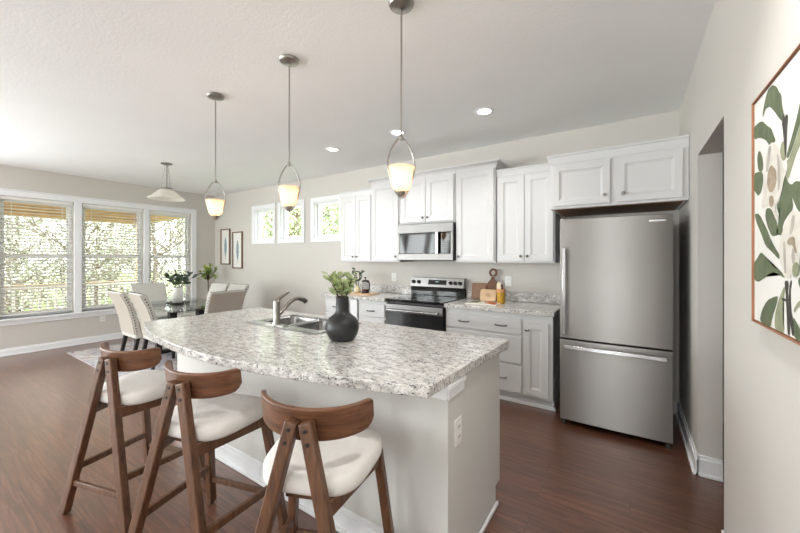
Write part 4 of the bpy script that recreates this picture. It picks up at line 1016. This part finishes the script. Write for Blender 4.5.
B().lathe([(0.032, 0.0), (0.042, 0.01), (0.046, 0.04), (0.036, 0.07), (0.02, 0.085), (0.022, 0.1), (0.017, 0.1), (0.016, 0.08)], seg=28).build('vase_body', 'cream_paint', t, smooth=50)
bouquet(t, 0.10, 5, 0.09, 0.22, 0.06, 0.03, 'leaf_dark', 3, per=6)

# ================================================================== PAINTING ON THE RIGHT WALL
ART = [
 ('leaf', 0, [(1.359, 1.602), (1.336, 1.625), (1.314, 1.599), (1.293, 1.569), (1.28, 1.525), (1.314, 1.513), (1.351, 1.494), (1.359, 1.461), (1.407, 1.467), (1.39, 1.498), (1.374, 1.519), (1.407, 1.546), (1.374, 1.562)]),
 ('leaf', 0, [(1.493, 1.55), (1.459, 1.549), (1.424, 1.53), (1.399, 1.504), (1.39, 1.474), (1.39, 1.463), (1.441, 1.463), (1.478, 1.493), (1.501, 1.526)]),
 ('leaf', 0, [(1.232, 1.794), (1.257, 1.753), (1.28, 1.724), (1.307, 1.695), (1.331, 1.668), (1.314, 1.659), (1.28, 1.687), (1.247, 1.719), (1.227, 1.733)]),
 ('light', 0, [(1.227, 1.733), (1.247, 1.716), (1.28, 1.684), (1.311, 1.658), (1.326, 1.659), (1.32, 1.638), (1.334, 1.622), (1.314, 1.604), (1.293, 1.627), (1.265, 1.657), (1.227, 1.683)]),
 ('leaf', 1, [(1.521, 1.837), (1.525, 1.852), (1.497, 1.889), (1.469, 1.906), (1.433, 1.903), (1.399, 1.883), (1.382, 1.862), (1.362, 1.846), (1.359, 1.813), (1.346, 1.792), (1.351, 1.769), (1.374, 1.782), (1.424, 1.825), (1.459, 1.849), (1.497, 1.855), (1.513, 1.844)]),
 ('leaf', 1, [(1.631, 1.814), (1.621, 1.836), (1.569, 1.836), (1.527, 1.829), (1.478, 1.797), (1.445, 1.781), (1.427, 1.757), (1.407, 1.734), (1.427, 1.73), (1.463, 1.734), (1.488, 1.756), (1.517, 1.77), (1.558, 1.786), (1.603, 1.792), (1.631, 1.807)]),
 ('leaf', 1, [(1.58, 1.722), (1.569, 1.743), (1.548, 1.741), (1.521, 1.708), (1.517, 1.678), (1.537, 1.67), (1.569, 1.683)]),
 ('leaf', 1, [(1.631, 1.682), (1.558, 1.677), (1.521, 1.666), (1.517, 1.636), (1.537, 1.608), (1.569, 1.599), (1.603, 1.621), (1.631, 1.629)]),
 ('leaf', 1, [(1.321, 1.601), (1.293, 1.587), (1.266, 1.593), (1.227, 1.583), (1.227, 1.509), (1.253, 1.517), (1.28, 1.546), (1.3, 1.57)]),
 ('leaf', 1, [(1.609, 1.547), (1.558, 1.542), (1.48, 1.485), (1.451, 1.457), (1.415, 1.431), (1.368, 1.403), (1.38, 1.395), (1.442, 1.419), (1.494, 1.436), (1.527, 1.467), (1.588, 1.517)]),
 ('leaf', 1, [(1.629, 1.363), (1.612, 1.385), (1.576, 1.4), (1.543, 1.419), (1.511, 1.41), (1.461, 1.393), (1.433, 1.375), (1.363, 1.364), (1.335, 1.345), (1.363, 1.35), (1.415, 1.36), (1.461, 1.355), (1.5, 1.34), (1.565, 1.322), (1.612, 1.328)]),
 ('leaf', 1, [(1.554, 1.2), (1.532, 1.237), (1.48, 1.273), (1.423, 1.288), (1.388, 1.294), (1.4, 1.269), (1.433, 1.231), (1.451, 1.193), (1.5, 1.195)]),
 ('leaf', 1, [(1.28, 1.252), (1.253, 1.235), (1.226, 1.223), (1.226, 1.197), (1.267, 1.195), (1.287, 1.224)]),
 ('leaf', 1, [(1.253, 1.347), (1.226, 1.361), (1.226, 1.319), (1.247, 1.334)]),
 ('light', 2, [(1.415, 1.199), (1.415, 1.233), (1.388, 1.279), (1.347, 1.321), (1.332, 1.325), (1.347, 1.289), (1.355, 1.253), (1.34, 1.198), (1.38, 1.196)]),
 ('light', 2, [(1.28, 1.268), (1.253, 1.291), (1.226, 1.3), (1.226, 1.288), (1.253, 1.277), (1.273, 1.261)]),
 ('light', 2, [(1.366, 1.677), (1.374, 1.696), (1.359, 1.717), (1.336, 1.711), (1.326, 1.689), (1.331, 1.663), (1.351, 1.662)]),
 ('stem', 3, [(1.359, 1.765), (1.346, 1.794), (1.337, 1.775), (1.326, 1.78), (1.314, 1.774), (1.323, 1.742), (1.326, 1.683), (1.334, 1.664), (1.343, 1.71), (1.351, 1.751)]),
 ('stem', 3, [(1.34, 1.339), (1.309, 1.341), (1.317, 1.304), (1.302, 1.249), (1.302, 1.199), (1.317, 1.199), (1.324, 1.257), (1.329, 1.308)]),
 ('stem', 3, [(1.302, 1.338), (1.287, 1.345), (1.302, 1.305), (1.295, 1.267), (1.28, 1.241), (1.273, 1.204), (1.287, 1.201), (1.302, 1.238), (1.312, 1.287)]),
 ('stem', 3, [(1.363, 1.292), (1.332, 1.292), (1.323, 1.285), (1.355, 1.285)]),
 ('petal', 4, [(1.507, 1.66), (1.493, 1.714), (1.459, 1.736), (1.427, 1.736), (1.39, 1.712), (1.366, 1.688), (1.351, 1.645), (1.321, 1.628), (1.343, 1.61), (1.359, 1.579), (1.382, 1.56), (1.415, 1.547), (1.382, 1.508), (1.399, 1.504), (1.433, 1.537), (1.459, 1.555), (1.488, 1.556), (1.533, 1.555), (1.517, 1.604)]),
 ('petal', 4, [(1.38, 1.442), (1.355, 1.47), (1.332, 1.492), (1.28, 1.523), (1.226, 1.509), (1.226, 1.436), (1.24, 1.4), (1.24, 1.363), (1.267, 1.349), (1.287, 1.359), (1.309, 1.346), (1.34, 1.351), (1.347, 1.371), (1.372, 1.388)]),
 ('fold', 5, [(1.463, 1.731), (1.438, 1.729), (1.452, 1.686), (1.471, 1.656), (1.486, 1.662), (1.478, 1.698)]),
 ('fold', 5, [(1.394, 1.695), (1.377, 1.682), (1.365, 1.631), (1.371, 1.593), (1.387, 1.584), (1.384, 1.635)]),
 ('fold', 5, [(1.347, 1.441), (1.332, 1.446), (1.326, 1.4), (1.323, 1.357), (1.338, 1.362), (1.344, 1.4)]),
 ('fold', 5, [(1.287, 1.505), (1.267, 1.511), (1.271, 1.481), (1.287, 1.46), (1.302, 1.461)]),
 ('fold', 5, [(1.28, 1.427), (1.267, 1.421), (1.268, 1.389), (1.282, 1.383), (1.29, 1.405)]),
 ('core', 6, [(1.469, 1.658), (1.441, 1.674), (1.399, 1.65), (1.394, 1.614), (1.424, 1.59), (1.459, 1.595), (1.478, 1.623)]),
 ('core', 6, [(1.459, 1.583), (1.424, 1.581), (1.415, 1.559), (1.433, 1.546), (1.456, 1.555)]),
 ('core', 6, [(1.32, 1.442), (1.302, 1.453), (1.267, 1.454), (1.263, 1.432), (1.252, 1.411), (1.263, 1.412), (1.28, 1.433), (1.309, 1.434)]),
 ('light', 6, [(1.28, 1.383), (1.253, 1.392), (1.236, 1.379), (1.247, 1.357), (1.271, 1.351), (1.283, 1.364)]),
]
PX, PY0, PY1, PZ0, PZ1 = XR - 0.022, 0.85, 1.618, 1.189, 1.917
t = thing('canvas_painting', 'large framed magnolia branch painting on the near wall beside the doorway', 'wall art', (0, 0, 0))
B().box(PX + 0.002, XR - 0.002, PY0 + 0.008, PY1 - 0.008, PZ0 + 0.008, PZ1 - 0.008).build('canvas', 'canvas', t)
b = B(); f = 0.0045
b.box(PX - 0.004, XR - 0.001, PY0, PY0 + f, PZ0, PZ1).box(PX - 0.004, XR - 0.001, PY1 - f, PY1, PZ0, PZ1).box(PX - 0.004, XR - 0.001, PY0 + f, PY1 - f, PZ0, PZ0 + f).box(PX - 0.004, XR - 0.001, PY0 + f, PY1 - f, PZ1 - f, PZ1)
b.build('frame', 'frame_oak', t, bevel=0.001)
PNAME = {'leaf': ('painted_leaf', 'paint_leaf'), 'light': ('painted_leaf', 'paint_leaf_light'), 'stem': ('painted_stem', 'paint_stem'), 'petal': ('painted_blossom', 'paint_petal'), 'fold': ('painted_fold', 'paint_fold'), 'core': ('painted_core', 'paint_core')}
def paint(kind, lvl, pts):
    nm, mat = PNAME[kind]
    P = [Vector((min(PY1 - f - 0.001, max(PY0 + f + 0.001, y)), min(PZ1 - f - 0.001, max(PZ0 + f + 0.001, z)), 0)) for y, z in pts]
    Q = []
    for i in range(len(P)):
        p0, p1 = P[i], P[(i + 1) % len(P)]; Q += [p0 * 0.8 + p1 * 0.2, p0 * 0.2 + p1 * 0.8]
    b = B(); vs = [b.bm.verts.new((PX + 0.0017 - 0.0003 * lvl, p.x, p.y)) for p in Q]; b.bm.faces.new(vs)
    bmesh.ops.triangulate(b.bm, faces=b.bm.faces)
    b.build(nm, mat, t, smooth=0)
for a_ in ART: paint(*a_)
# the rest of the picture, past the edge of the photograph
for kind, lvl, pts in [ART[i] for i in (4, 5, 10, 11, 14)]:
    paint(kind, lvl, [(2 * 1.20 - y + 0.02, z) for y, z in pts])
